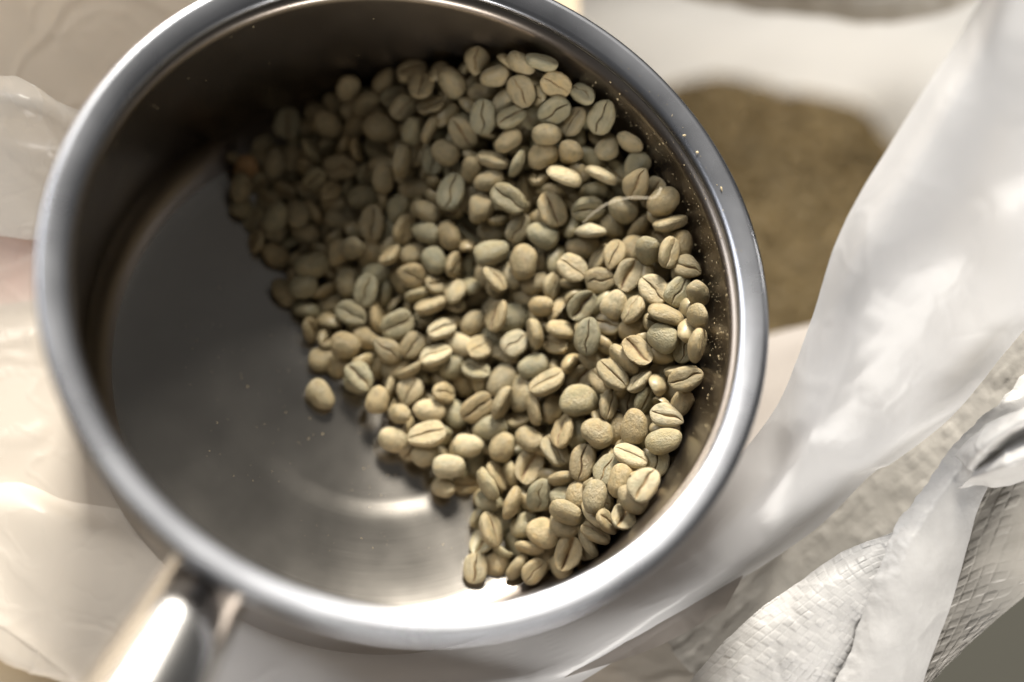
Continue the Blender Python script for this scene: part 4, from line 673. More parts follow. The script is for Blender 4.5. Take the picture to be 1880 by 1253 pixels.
(33.50,15.33,22.12,0.173,-0.948,0.176,-0.199,3.85,2.81,2.00,16,'t','buried tan bean back up, lying level, one bean-length above the pale wrinkled bean'),
(24.17,21.35,20.93,0.050,-0.734,-0.641,-0.219,3.80,2.94,2.06,9,'n','buried olive bean back up, pointing up, two bean-lengths right of the round slit bean'),
(65.54,18.88,37.79,0.143,-0.943,-0.281,-0.108,3.99,3.14,2.31,0,'t','buried tan bean back up, slanting right, just left of the right wall grooved bean'),
(17.98,-27.35,7.51,0.190,-0.974,-0.023,-0.120,4.26,3.14,2.46,22,'p','pale round-backed coffee bean on the lower left border of the heap'),
(14.98,-22.87,2.15,0.227,-0.952,-0.205,-0.008,3.73,2.62,2.01,17,'p','buried pale bean back up, lying level, just up-left of the pale lower border bean'),
(37.68,-27.50,13.50,0.835,0.040,-0.042,0.548,4.76,3.65,2.42,2,'t','tan slit-up coffee bean with its slit slanting right, lower middle of the heap'),
(43.24,-24.41,18.19,0.889,-0.050,0.028,-0.453,4.39,3.43,2.24,24,'n','olive bean on edge, slanting left, just up-right of the lower middle slit bean'),
(48.57,-28.88,24.14,0.772,0.016,-0.184,0.608,4.75,3.24,2.54,19,'n','olive bean slit up, pointing up, two bean-lengths right of the lower middle slit bean'),
(44.85,-31.55,18.64,0.642,-0.686,-0.280,-0.195,3.80,2.99,1.93,6,'t','tan bean on edge, lying level, just right of the lower middle slit bean'),
(57.95,-29.10,33.54,0.950,-0.214,-0.024,-0.225,4.47,3.38,2.33,9,'p','pale bean on edge, slanting left, just up-left of the pale corner bean'),
(64.51,-30.16,33.19,0.796,-0.041,-0.242,0.554,4.01,3.20,2.25,14,'g','buried grey-green bean slit up, pointing up, just up-right of the pale corner bean'),
(53.46,-31.70,29.04,0.817,-0.161,-0.230,0.504,4.30,3.09,2.45,7,'g','buried grey-green bean slit up, slanting right, just up-left of the pale corner bean'),
(55.46,-35.39,32.29,0.112,-0.746,-0.620,-0.214,4.32,2.94,2.26,16,'t','tan bean back up, pointing up, just left of the pale corner bean'),
(58.84,-38.33,40.52,0.867,-0.029,-0.220,0.447,4.37,3.44,2.43,25,'p','big pale slit-up coffee bean beside the copper-tinted lower right wall of the pan'),
(25.65,-24.08,2.61,0.092,-0.729,-0.650,-0.194,4.12,3.05,2.39,17,'g','buried grey-green bean back up, pointing up, just right of the pale lower border bean'),
(24.09,-30.18,1.96,0.993,0.101,0.045,-0.044,3.69,2.80,2.01,21,'t','buried tan bean slit up, lying level, just down-right of the pale lower border bean'),
(17.89,-31.62,2.89,0.017,0.868,-0.310,0.389,3.80,2.79,2.08,3,'n','olive bean back up, slanting left, just below the pale lower border bean'),
(27.73,-32.07,10.69,0.637,-0.590,0.329,-0.372,4.48,3.50,2.44,8,'g','grey-green bean on edge, slanting left, one bean-length down-right of the pale lower border bean'),
(30.69,-29.07,7.90,0.870,-0.175,0.247,-0.388,4.24,2.97,2.16,24,'t','tan bean on edge, slanting left, just left of the lower middle slit bean'),
(34.50,-28.07,8.28,0.689,-0.432,0.417,-0.407,4.04,3.18,2.11,14,'t','buried tan bean on edge, pointing up, just left of the lower middle slit bean'),
(28.62,-35.47,6.51,0.135,0.985,-0.012,-0.103,3.80,3.00,2.13,1,'g','grey-green bean on edge, lying level, two bean-lengths down-right of the pale lower border bean'),
(33.46,-36.74,11.24,0.534,-0.592,-0.560,0.226,4.44,3.31,2.32,6,'t','tan bean on edge, pointing up, one bean-length down-left of the lower middle slit bean'),
(38.96,-34.75,2.82,0.142,-0.937,-0.275,-0.160,4.02,3.04,2.20,12,'g','buried grey-green bean back up, slanting right, just below the lower middle slit bean'),
(40.16,-35.20,14.25,0.722,0.185,-0.227,0.627,4.39,3.18,2.46,1,'g','grey-green bean slit up, pointing up, just below the lower middle slit bean'),
(46.08,-35.97,16.94,0.114,-0.991,-0.022,-0.067,4.09,2.90,2.30,2,'g','buried grey-green bean back up, lying level, one bean-length down-right of the lower middle slit bean'),
(48.24,-36.31,21.00,0.060,0.718,0.662,0.205,3.68,2.90,1.92,14,'t','buried tan bean back up, pointing up, one bean-length up-left of the copper wall slit bean'),
(49.90,-38.73,28.98,0.050,-0.746,-0.652,-0.124,4.26,2.98,2.34,2,'n','olive bean back up, pointing up, just up-left of the copper wall slit bean'),
(45.17,-40.79,20.13,0.559,-0.799,0.136,-0.175,4.33,3.43,2.29,24,'t','tan bean on edge, slanting left, two bean-lengths left of the copper wall slit bean'),
(46.55,-42.28,15.24,0.152,-0.968,0.158,-0.121,4.14,3.24,2.29,25,'n','buried olive bean back up, lying level, two bean-lengths left of the copper wall slit bean'),
(29.13,-43.05,7.70,0.823,-0.170,0.258,-0.476,4.67,3.40,2.66,15,'t','tan bean on edge, pointing up, one bean-length above the front tip bean'),
(34.01,-39.36,2.08,0.181,-0.818,0.545,0.012,3.68,2.79,2.01,15,'g','buried grey-green bean back up, pointing up, two bean-lengths up-right of the front tip bean'),
(37.88,-41.31,7.58,0.096,-0.956,-0.278,-0.005,4.13,3.13,2.27,15,'g','buried grey-green bean back up, slanting right, two bean-lengths below the lower middle slit bean'),
(41.42,-44.41,11.75,0.072,-0.972,0.207,-0.085,4.38,3.68,2.36,10,'t','tan bean back up, slanting left, two bean-lengths below the lower middle slit bean'),
(39.17,-46.94,7.69,0.707,-0.701,0.010,-0.097,3.97,3.10,2.07,0,'t','tan bean on edge, lying level, two bean-lengths right of the front tip bean'),
(36.92,-45.64,2.76,0.598,-0.626,0.341,-0.366,4.07,2.90,2.23,4,'g','buried grey-green bean on edge, slanting left, one bean-length up-right of the front tip bean'),
(47.18,-49.46,13.67,0.798,-0.003,-0.199,0.569,4.67,3.37,2.63,10,'n','olive bean slit up, pointing up, two bean-lengths down-left of the copper wall slit bean'),
(52.08,-46.12,22.47,0.937,-0.255,0.052,-0.233,4.04,2.86,2.12,25,'n','olive bean on edge, slanting left, just down-left of the copper wall slit bean'),
(52.99,-45.07,29.13,0.926,-0.106,0.320,-0.167,3.80,2.71,1.94,25,'n','olive bean slit up, slanting left, just down-left of the copper wall slit bean'),
(55.83,-44.11,32.38,0.864,-0.110,0.160,0.464,3.80,3.19,2.02,10,'n','small rounded slit-up coffee bean next to the lower right copper-toned wall'),
(51.74,-47.35,18.21,0.718,-0.476,0.245,-0.444,4.11,3.14,2.21,12,'n','buried olive bean on edge, slanting left, one bean-length down-left of the copper wall slit bean'),
(57.56,-40.38,35.17,0.163,-0.919,0.331,-0.139,4.14,3.11,2.38,15,'n','buried olive bean back up, slanting left, just down-left of the pale corner bean'),
(26.16,-52.26,3.09,0.722,-0.012,-0.136,0.678,3.96,3.08,2.16,16,'n','slit-up coffee bean at the front tip of the heap, casting a shadow on steel'),
(31.74,-50.45,1.96,0.111,-0.984,-0.105,-0.087,3.76,3.10,1.91,0,'t','tan bean back up, lying level, just right of the front tip bean'),
(36.53,-51.51,4.43,0.581,-0.613,-0.534,0.046,3.80,2.74,2.17,19,'t','tan bean on edge, slanting right, one bean-length right of the front tip bean'),
(40.58,-53.04,7.06,0.861,0.235,-0.039,0.449,3.75,2.87,1.95,7,'t','tan bean slit up, slanting right, two bean-lengths right of the front tip bean'),
(44.79,-48.23,5.53,0.004,-0.901,-0.430,-0.060,3.84,2.69,1.94,3,'n','buried olive bean back up, slanting right, two bean-lengths right of the front tip bean')]
rb = random.Random(5)
for (x, y, z, qw, qx, qy, qz, sx, sy, sz, var, tone, label) in BEANS:
    o = bpy.data.objects.new('coffee_bean', BM[var]); COL.objects.link(o)
    o.location = Vector((x, y, z)) * S
    o.rotation_mode = 'QUATERNION'; o.rotation_quaternion = (qw, qx, qy, qz)
    o.scale = Vector((sx, sy, sz)) * S
    g = rb.uniform(0.88, 1.12); h = rb.uniform(-0.03, 0.03)
    c = TONE[tone]; o.color = (c[0] * g * (1 + h), c[1] * g, c[2] * g * (1 - 1.5 * h), 1)
    tag(o, label, 'coffee bean', 'green coffee beans heaped in the pan')
FILL = [
(32.49,63.12,42.63,0.67,-0.45,0.07,-0.58,4.1),
(34.97,55.30,37.89,0.84,0.37,-0.38,-0.11,4.0),
(39.17,-40.19,3.00,0.84,-0.40,0.31,0.19,3.8),
(67.15,-22.36,25.47,0.69,-0.28,0.37,-0.56,3.9),
(61.65,-9.95,31.08,0.53,0.56,-0.61,0.22,4.2),
(58.54,20.05,32.79,0.29,-0.67,-0.66,-0.17,3.6),
(39.56,28.85,22.96,0.34,-0.06,-0.36,-0.87,3.8),
(14.60,37.86,12.90,0.15,0.07,0.12,-0.98,4.2),
(35.18,-14.61,12.75,0.94,-0.26,-0.22,0.06,3.7),
(43.22,-34.98,9.82,0.46,-0.79,0.41,-0.03,4.1),
(9.89,21.53,6.39,0.69,0.35,-0.53,-0.34,3.9),
(32.40,-6.40,5.04,0.17,-0.51,-0.84,0.09,4.1),
(3.73,-3.37,2.13,0.74,0.06,0.04,-0.67,4.0),
(22.75,60.57,39.10,0.04,0.89,0.36,0.26,3.7),
(16.60,2.79,3.37,0.78,0.34,-0.49,0.20,3.8),
(28.43,46.25,32.60,0.29,-0.49,0.07,0.82,3.8),
(56.63,-15.77,22.31,0.55,0.64,-0.48,0.25,4.0),
(29.21,-33.15,3.00,0.81,0.44,-0.17,0.34,4.1),
(46.64,49.71,35.70,0.18,-0.75,-0.52,-0.37,4.2),
(-19.00,26.41,3.53,0.73,-0.08,0.68,0.09,3.7),
(29.76,18.13,14.33,0.52,-0.01,0.48,0.71,3.7),
(37.47,2.55,11.58,0.76,0.62,0.07,-0.17,4.0),
(-24.27,33.22,2.35,0.49,0.84,0.17,0.17,3.6),
(-14.75,24.22,3.53,0.47,0.18,-0.75,0.43,4.0),
(28.39,59.43,41.26,0.83,0.31,0.35,0.31,4.1),
(47.67,-42.54,10.01,0.54,-0.11,-0.49,-0.68,3.9),
(52.78,39.60,40.30,0.81,0.37,-0.26,-0.38,4.1),
(-18.31,49.88,3.39,0.08,-0.58,0.18,-0.79,3.8),
(21.86,57.20,29.73,0.31,0.44,-0.66,0.52,4.0),
(2.19,45.13,16.46,0.39,0.64,-0.56,-0.36,3.9),
(28.77,31.89,21.36,0.94,-0.24,0.07,0.25,3.9),
(38.08,-34.85,8.54,0.47,0.15,0.51,0.71,4.1),
(53.05,25.31,34.10,0.84,-0.00,-0.49,0.25,4.1),
(49.14,37.63,31.92,0.94,-0.33,-0.08,0.05,4.0),
(33.31,51.50,40.51,0.44,0.48,-0.26,-0.71,4.1),
(30.78,11.15,14.68,0.46,0.24,0.40,0.76,4.2),
(5.56,-10.08,2.92,0.65,-0.17,0.32,0.67,4.0),
(53.77,32.49,32.52,0.29,0.56,-0.44,0.64,4.1),
(57.32,9.23,27.17,0.36,0.70,-0.19,0.59,4.1),
(-5.45,63.76,17.53,0.32,-0.28,-0.90,-0.10,4.1),
(38.06,-23.06,2.81,0.87,-0.22,-0.38,0.21,3.8),
(4.92,10.98,6.34,0.41,0.20,0.81,0.36,3.8),
(35.21,-18.27,3.67,0.62,0.64,-0.37,0.28,4.2),
(-2.01,41.49,16.42,0.14,0.60,0.09,0.78,4.0),
(31.12,26.99,18.31,0.23,-0.09,-0.79,0.56,3.6),
(24.99,55.53,39.85,0.30,-0.10,0.53,0.79,3.8),
(-10.20,46.47,5.21,0.40,0.64,-0.64,0.15,3.8),
(38.00,10.17,21.49,0.38,0.22,-0.02,0.90,3.7),
(-10.66,52.11,11.53,0.58,0.63,-0.42,0.29,4.0),
(55.88,0.10,26.59,0.31,-0.80,-0.13,-0.50,4.1),
(41.92,51.35,44.09,0.05,-0.74,0.62,-0.26,3.8),
(3.22,68.02,21.86,0.52,0.00,0.82,0.23,4.1),
(-29.62,58.34,3.16,0.55,0.47,-0.68,-0.15,3.9),
(24.26,12.29,13.98,0.12,-0.10,-0.36,-0.92,3.8),
(58.53,40.93,38.26,0.29,-0.66,-0.63,-0.28,3.7),
(-8.85,21.88,2.20,0.25,-0.88,-0.40,0.06,3.7),
(-35.18,48.66,3.47,0.42,0.13,0.61,-0.66,4.2),
(2.87,35.61,8.98,0.71,0.27,0.64,-0.08,3.6),
(39.57,44.02,37.97,0.30,0.11,-0.83,0.45,4.1),
(11.47,-15.18,2.72,0.24,-0.46,-0.35,0.78,3.6),
(11.26,29.77,17.32,0.70,0.07,0.68,0.21,4.3),
(34.62,38.67,27.84,0.01,-0.23,-0.95,-0.22,4.3),
(-0.13,9.45,2.03,0.21,0.01,0.12,-0.97,4.0),
(43.59,42.57,30.25,0.65,-0.23,-0.72,-0.06,4.0),
(-3.33,49.69,20.06,0.24,0.25,0.93,-0.15,4.2),
(-2.21,27.44,7.97,0.05,-0.59,0.80,0.11,4.0),
(52.10,-33.69,18.49,0.72,0.40,0.09,-0.56,3.6),
(53.98,-27.30,24.05,0.18,-0.65,0.22,0.71,4.1),
(17.58,7.19,8.65,0.32,-0.62,-0.71,-0.08,3.6),
(47.08,3.04,17.47,0.14,-0.50,0.16,0.84,3.9),
(6.24,3.58,2.66,0.42,0.25,-0.47,-0.73,3.9),
(9.46,-21.27,2.77,0.86,0.24,-0.12,0.43,4.2),
(-13.64,6.42,2.94,0.85,0.00,0.33,0.41,4.3),
(67.30,-2.59,31.82,0.22,0.84,-0.46,-0.18,4.2),
(62.85,33.93,39.38,0.28,-0.81,-0.25,-0.46,3.6),
(52.82,46.39,41.13,0.40,-0.09,0.39,-0.82,4.1),
(-12.41,60.54,6.78,0.70,0.07,-0.68,0.20,3.8),
(57.75,28.46,34.57,0.88,0.44,-0.13,-0.11,4.2),
(16.15,-18.28,3.52,0.36,-0.40,0.74,0.40,4.1),
(49.75,-47.79,8.35,0.28,-0.42,-0.77,0.39,4.0),
(51.75,-40.99,18.40,0.05,-0.72,0.34,0.60,3.8),
(34.05,4.88,16.65,0.39,-0.28,-0.82,0.31,3.9),
(-12.27,70.37,17.12,0.86,0.29,0.36,-0.20,4.2),
(16.63,66.31,37.37,0.09,0.52,-0.68,-0.51,4.2),
(64.95,-27.95,29.50,0.30,-0.95,-0.02,0.02,3.9),
(52.53,-11.72,17.79,0.56,-0.41,0.05,0.72,3.9),
(-6.57,42.12,5.45,0.15,0.66,-0.46,-0.58,4.2),
(-13.76,10.88,3.44,0.22,0.47,0.74,-0.42,4.3),
(65.53,12.00,41.11,0.24,-0.03,0.90,0.37,3.8),
(50.43,-2.17,20.23,0.16,-0.28,0.82,-0.48,4.2),
(51.95,11.09,32.47,0.45,0.70,-0.01,0.55,4.2),
(50.70,33.17,29.01,0.86,-0.14,0.47,-0.14,3.8),
(-23.72,48.98,2.90,0.69,-0.61,-0.39,0.01,3.7),
(-4.71,14.87,5.85,0.24,-0.16,-0.95,-0.14,4.3),
(20.93,0.13,3.23,0.25,0.59,0.18,0.74,3.7),
(62.22,-24.06,22.28,0.02,-0.48,0.09,0.87,4.2),
(70.19,6.00,44.35,0.74,-0.12,0.65,0.04,3.7),
(21.11,-4.83,2.75,0.79,0.56,-0.20,-0.16,3.9),
(15.78,61.11,29.63,0.15,-0.02,-0.96,-0.25,4.1),
(4.81,55.47,23.91,0.12,0.30,-0.43,0.85,3.6),
(13.37,26.96,11.48,0.61,-0.07,-0.71,0.34,3.8),
(60.71,4.00,29.18,0.18,-0.20,-0.07,-0.96,3.8),
(45.67,-18.78,10.75,0.37,0.44,0.48,0.67,4.2),
(37.45,39.10,36.58,0.31,-0.15,0.66,0.67,3.8),
(58.02,23.65,29.78,0.20,0.70,-0.10,-0.67,4.2),
(9.79,45.35,22.35,0.39,-0.60,-0.26,-0.65,3.7),
(16.17,33.76,15.89,0.49,-0.21,0.82,0.20,4.1),
(51.47,-41.84,24.42,0.01,0.49,0.84,-0.26,4.3),
(-8.61,63.73,14.30,0.16,-0.24,-0.86,-0.42,4.0),
(13.70,48.92,24.43,0.82,-0.38,-0.35,0.23,3.7),
(27.82,-38.49,2.42,0.41,-0.06,0.44,-0.80,3.8),
(31.10,-15.12,3.44,0.33,0.17,0.76,-0.53,4.0),
(43.76,6.86,17.92,0.34,-0.64,0.60,-0.34,3.7),
(37.22,22.07,27.51,0.17,-0.43,-0.81,-0.36,3.7),
(27.74,-44.53,2.57,0.80,-0.28,-0.14,0.51,4.3),
(-23.25,22.04,3.52,0.16,-0.64,-0.21,-0.72,3.7),
(53.06,38.53,35.81,0.01,-0.97,-0.25,-0.02,4.0),
(18.73,17.97,10.76,0.31,0.17,0.65,-0.68,4.0),
(42.58,-15.03,7.62,0.03,0.94,0.31,-0.16,4.1),
(4.10,27.04,10.99,0.04,0.97,0.20,-0.12,3.6),
(-41.41,54.94,3.14,0.64,0.65,-0.41,-0.01,4.1),
(38.86,-0.20,17.80,0.75,0.09,0.46,0.46,3.7),
(26.90,-7.73,7.32,0.63,-0.34,0.29,0.64,4.1),
(26.30,4.81,9.59,0.20,-0.39,0.85,0.29,4.0),
(-16.31,52.51,8.94,0.60,0.37,0.29,-0.65,4.0),
(50.88,12.36,25.40,0.12,0.69,0.56,-0.45,3.8),
(50.29,-39.08,13.79,0.67,-0.01,-0.19,0.72,3.9),
(15.53,41.95,25.87,0.96,-0.29,-0.01,-0.03,3.7),
(67.76,-14.14,29.39,0.56,-0.21,0.80,-0.06,3.6),
(24.01,45.49,25.71,0.07,0.54,-0.20,-0.82,3.7),
(-9.42,57.03,9.71,0.62,-0.39,0.65,-0.21,4.0),
(3.80,20.50,11.96,0.67,-0.57,0.48,-0.03,4.2),
(-18.45,60.65,2.30,0.71,0.10,0.18,-0.67,3.8),
(4.74,62.82,22.43,0.29,0.28,-0.91,0.03,3.7),
(46.58,-5.45,15.27,0.25,-0.78,-0.17,-0.55,4.2),
(32.10,-22.76,2.61,0.04,0.11,-0.41,-0.91,3.9),
(42.62,-52.71,2.64,0.04,0.23,-0.46,0.86,3.7),
(28.39,41.12,25.45,0.20,0.89,-0.40,-0.12,4.3),
(20.39,-26.11,3.29,0.63,0.67,-0.38,-0.09,4.2),
(53.48,-8.79,22.31,0.00,0.80,-0.56,-0.23,3.9),
(41.22,-20.75,8.42,0.28,0.38,0.76,-0.45,4.2),
(40.27,-29.36,6.05,0.00,0.24,-0.90,0.37,4.0),
(65.51,9.07,36.63,0.07,-0.85,0.24,-0.46,4.0),
(63.41,23.71,36.18,0.29,0.05,0.90,-0.31,4.2),
(-13.27,30.47,2.55,0.65,0.36,-0.31,-0.59,3.7),
(51.73,22.37,25.39,0.18,0.15,0.97,0.04,3.8),
(27.25,63.76,41.60,0.41,-0.09,-0.70,-0.58,3.7),
(63.42,4.05,39.64,0.96,0.13,0.24,-0.03,3.7),
(62.18,-4.31,31.70,0.37,-0.02,-0.93,0.06,4.1),
(-13.62,56.15,14.68,0.65,-0.27,-0.71,-0.00,4.0),
(33.76,47.25,33.14,0.34,0.35,0.64,-0.60,4.3),
(-29.79,51.41,3.06,0.61,0.24,-0.26,0.71,4.2),
(29.38,53.83,37.09,0.75,0.31,-0.34,0.48,4.0),
(36.68,32.22,32.51,0.46,-0.87,0.14,-0.05,4.1),
(-4.96,48.85,10.79,0.12,-0.89,0.45,-0.03,4.2),
(39.30,-25.91,9.23,0.09,-0.09,0.40,-0.91,3.8),
(24.89,50.22,29.61,0.25,-0.05,-0.82,-0.51,4.1),
(28.86,23.28,19.79,0.27,-0.07,0.14,0.95,4.1),
(49.02,18.72,25.90,0.27,-0.21,-0.65,0.68,3.8),
(52.68,-33.63,23.64,0.18,-0.05,-0.76,-0.63,4.2),
(-27.32,46.72,4.85,0.16,-0.26,-0.54,0.79,3.8),
(1.73,14.65,2.48,0.07,-0.08,0.93,0.34,4.2),
(61.33,7.93,37.90,0.73,0.19,-0.57,0.31,3.9),
(-23.24,26.83,3.21,0.52,-0.24,-0.81,-0.10,3.6),
(2.52,58.74,26.47,0.38,0.09,0.88,-0.26,3.9),
(19.06,27.57,22.25,0.28,0.57,-0.65,0.41,3.7),
(4.88,35.62,13.77,0.11,-0.83,0.43,0.33,3.8),
(69.74,-0.35,46.12,0.05,0.91,0.37,-0.18,4.2),
(30.66,36.52,22.36,0.09,0.30,0.41,-0.86,3.7),
(0.33,57.93,14.98,0.26,0.13,-0.93,-0.23,3.9),
(44.71,34.90,28.47,0.21,-0.97,0.09,-0.02,3.9),
(55.86,16.10,34.51,0.60,-0.11,0.48,-0.63,3.6),
(25.57,-16.10,2.55,0.61,-0.32,-0.07,-0.72,3.6),
(44.81,-34.83,2.31,0.86,-0.15,-0.02,0.48,4.2),
(57.78,-6.92,23.49,0.27,0.89,-0.22,-0.31,4.3),
(61.47,16.70,40.60,0.20,-0.67,-0.64,0.32,3.8),
(42.27,30.50,28.53,0.53,0.57,0.44,-0.45,4.1),
(52.72,0.66,30.70,0.29,0.24,0.65,0.66,3.8),
(-5.28,-4.80,2.30,0.06,-0.02,-0.99,-0.15,4.0),
(10.25,-10.40,3.65,0.39,-0.59,0.02,0.70,4.2),
(46.56,12.59,29.86,0.01,0.21,-0.45,0.87,4.1),
(13.14,25.18,16.63,0.81,-0.50,-0.26,-0.17,3.8),
(-24.73,42.52,4.41,0.68,-0.54,-0.43,-0.26,4.1),
(-14.85,41.69,9.96,0.38,-0.86,-0.15,-0.30,3.8),
(37.15,-6.19,12.11,0.66,-0.47,-0.56,-0.16,3.7),
(20.80,3.03,9.17,0.29,-0.44,0.37,0.76,3.7),
(-5.71,10.28,4.25,0.02,0.01,-0.87,-0.50,3.7),
(35.97,32.91,27.72,0.08,-0.16,0.15,0.97,4.1),
(9.23,24.10,12.25,0.15,-0.01,-0.94,0.32,3.8),
(-2.44,33.83,9.65,0.42,0.05,0.22,-0.88,3.9),
(13.32,53.37,29.80,0.17,-0.51,0.79,0.29,3.9),
(35.91,33.97,23.31,0.62,0.02,0.09,-0.78,4.1),
(46.77,-26.33,14.50,0.04,0.23,0.36,-0.90,3.8),
(-0.33,60.41,19.87,0.15,0.48,0.43,-0.75,4.0),
(-3.12,70.67,23.11,0.18,-0.38,0.90,-0.13,3.7),
(61.75,-19.35,30.80,0.19,-0.88,0.43,-0.08,3.9),
(35.27,-2.92,9.29,0.11,0.25,-0.43,-0.86,3.7),
(56.91,-10.91,29.88,0.64,-0.37,-0.66,-0.14,3.8),
(17.07,39.26,20.20,0.53,-0.32,-0.78,0.08,4.1),
(17.95,23.27,16.18,0.32,-0.79,-0.25,0.46,3.9),
(58.18,-33.42,27.16,0.61,-0.51,0.49,-0.35,3.7),
(60.65,-33.82,30.51,0.07,-0.95,0.22,0.22,3.8),
(-34.79,39.01,2.43,0.49,0.29,-0.16,-0.81,3.8),
(58.77,36.66,43.05,0.68,-0.24,0.34,-0.61,4.1),
(56.95,-39.29,27.65,0.16,-0.80,-0.22,0.54,3.6),
(-18.39,67.79,4.82,0.66,-0.24,0.69,0.15,3.7),
(-26.51,61.14,5.45,0.61,0.10,-0.55,-0.56,4.1),
(43.09,19.10,24.51,0.06,-0.19,-0.96,-0.17,3.7),
(49.30,50.90,45.34,0.99,-0.07,0.06,-0.10,4.1),
(-4.76,0.27,3.95,0.50,-0.26,-0.67,-0.49,4.3),
(5.70,66.90,31.18,0.50,-0.65,0.40,-0.42,4.3),
(52.08,-46.72,13.01,0.61,-0.12,-0.42,0.66,4.2),
(23.96,-10.21,3.07,0.80,-0.55,0.10,-0.20,4.2),
(15.50,-13.09,3.75,0.73,0.13,0.64,0.22,4.2),
(1.74,45.70,12.27,0.92,-0.03,0.15,-0.36,4.1),
(12.26,8.16,2.51,0.22,-0.42,0.87,-0.14,4.2),
(13.33,41.10,17.45,0.15,0.46,-0.80,0.37,4.2),
(-8.10,34.36,6.94,0.23,-0.14,0.55,0.79,3.6),
(52.62,-22.51,21.34,0.24,-0.69,0.06,0.68,4.2),
(42.70,-43.06,6.22,0.65,-0.01,-0.76,-0.06,4.1),
(30.44,-28.06,3.07,0.65,0.59,-0.08,-0.47,4.1),
(55.87,-19.58,18.34,0.54,0.59,0.17,-0.58,3.8),
(-27.74,37.86,2.20,0.83,-0.09,0.18,-0.51,4.1),
(45.61,-18.53,16.47,0.27,-0.31,0.56,-0.72,3.8),
(41.31,52.31,38.37,0.28,0.29,-0.04,0.92,3.7),
(32.72,53.00,33.19,0.59,-0.34,-0.28,0.68,3.7),
(24.93,50.93,35.71,0.49,-0.43,-0.07,-0.76,3.8),
(59.60,17.79,36.61,0.27,-0.85,0.01,0.45,3.7),
(-1.87,22.68,3.92,0.22,-0.61,0.04,0.76,4.3),
(53.38,27.61,28.79,0.32,-0.57,0.58,0.50,4.2),
(-5.02,53.42,13.95,0.79,0.44,-0.42,-0.06,3.6),
(-1.75,42.76,9.46,0.82,-0.53,0.17,-0.17,4.1),
(8.05,33.47,9.35,0.61,-0.76,-0.21,0.09,3.7),
(3.03,6.85,3.81,0.39,-0.67,0.42,0.47,4.1),
(-14.24,46.41,2.13,0.90,-0.07,-0.13,-0.41,3.8),
(49.72,-27.02,19.20,0.23,0.65,0.69,0.23,3.8),
(-9.40,13.55,3.25,0.19,-0.45,-0.54,-0.68,3.6),
(11.92,67.38,35.18,0.08,-0.05,-0.88,0.47,3.7),
(30.08,-10.41,2.49,0.31,-0.28,0.15,0.90,3.6),
(18.35,46.73,25.32,0.36,0.29,0.50,-0.73,4.2),
(58.20,-27.15,28.09,0.58,-0.41,0.70,-0.07,4.0),
(23.62,67.95,47.63,0.35,0.90,0.00,-0.25,3.6),
(41.54,16.53,20.12,0.86,0.32,-0.39,-0.04,4.3),
(16.08,59.86,37.46,0.13,-0.30,-0.85,0.41,3.8),
(9.01,59.18,23.48,0.97,0.20,0.12,-0.07,4.2),
(12.34,19.15,11.07,0.50,-0.10,-0.83,0.24,3.9),
(40.32,-6.12,8.57,0.39,-0.67,0.55,-0.30,3.9),
(23.46,14.56,8.60,0.31,0.52,-0.73,-0.32,3.8),
(-20.93,56.75,8.72,0.16,0.34,0.92,-0.12,3.7),
(24.81,34.53,19.75,0.44,0.75,0.04,0.50,3.6),
(13.75,46.51,28.39,0.53,-0.12,-0.36,0.76,3.7),
(-11.80,66.69,18.54,0.07,0.31,-0.89,-0.34,3.8),
(6.68,21.11,3.78,0.78,0.05,0.60,0.14,4.1),
(12.13,6.49,9.43,0.74,-0.48,-0.22,0.43,4.0),
(56.00,33.69,38.53,0.38,0.60,-0.07,-0.70,4.0),
(57.57,-22.98,22.88,0.08,-0.48,0.45,0.75,3.9),
(-15.54,56.76,6.08,0.26,-0.82,0.13,0.50,4.0),
(-25.23,54.31,2.44,0.28,0.65,-0.66,-0.24,4.0),
(52.10,47.85,36.13,0.84,-0.45,-0.30,0.06,3.9),
(49.00,-22.08,14.89,0.57,-0.53,-0.44,-0.45,4.0),
(21.34,31.95,16.49,0.19,-0.42,0.09,-0.88,4.2),
(45.75,-26.59,8.85,0.08,0.54,0.81,0.20,4.1),
(64.20,3.29,34.91,0.74,-0.05,0.33,-0.59,3.8),
(66.09,-7.76,28.38,0.60,-0.50,-0.31,0.54,4.0),
(36.01,58.73,43.25,0.63,-0.03,0.62,-0.46,3.9),
(26.59,-4.63,2.16,0.59,-0.06,-0.27,0.76,3.6),
(-19.80,14.21,2.55,0.29,0.90,-0.29,0.15,3.9),
(-14.47,65.39,8.64,0.41,-0.60,-0.56,-0.39,4.0),
(41.49,-3.89,13.71,0.30,-0.80,0.36,0.37,3.6),
(45.73,-3.25,24.65,0.10,-0.48,0.46,-0.75,4.0),
(32.96,-46.55,3.51,0.58,-0.16,0.55,0.59,4.1),
(45.60,11.81,21.17,0.19,0.73,0.55,0.37,3.6),
(-6.30,18.05,2.92,0.24,0.04,-0.60,-0.76,4.2),
(40.97,6.88,23.86,0.85,-0.52,0.02,0.03,3.7),
(45.38,24.98,28.50,0.43,0.26,0.39,0.77,3.6),
(13.69,36.54,23.53,0.26,0.38,0.55,-0.70,4.0),
(17.66,7.63,3.03,0.03,0.60,0.61,-0.52,3.8),
(6.61,70.65,27.16,0.30,-0.56,0.77,0.09,3.8),
(9.43,56.38,28.32,0.36,0.88,0.30,-0.04,4.0),
(43.33,-4.51,21.16,0.87,-0.19,0.38,-0.26,3.7),
(18.22,47.80,31.66,0.48,0.82,-0.10,-0.29,3.9),
(30.60,-12.39,7.95,0.27,-0.17,-0.31,-0.89,4.1),
(20.35,18.35,18.45,0.13,0.85,-0.38,0.34,3.7),
(64.43,29.04,37.44,0.70,-0.59,0.12,-0.37,3.8),
(28.09,42.07,30.75,0.51,0.81,0.10,-0.26,4.1),
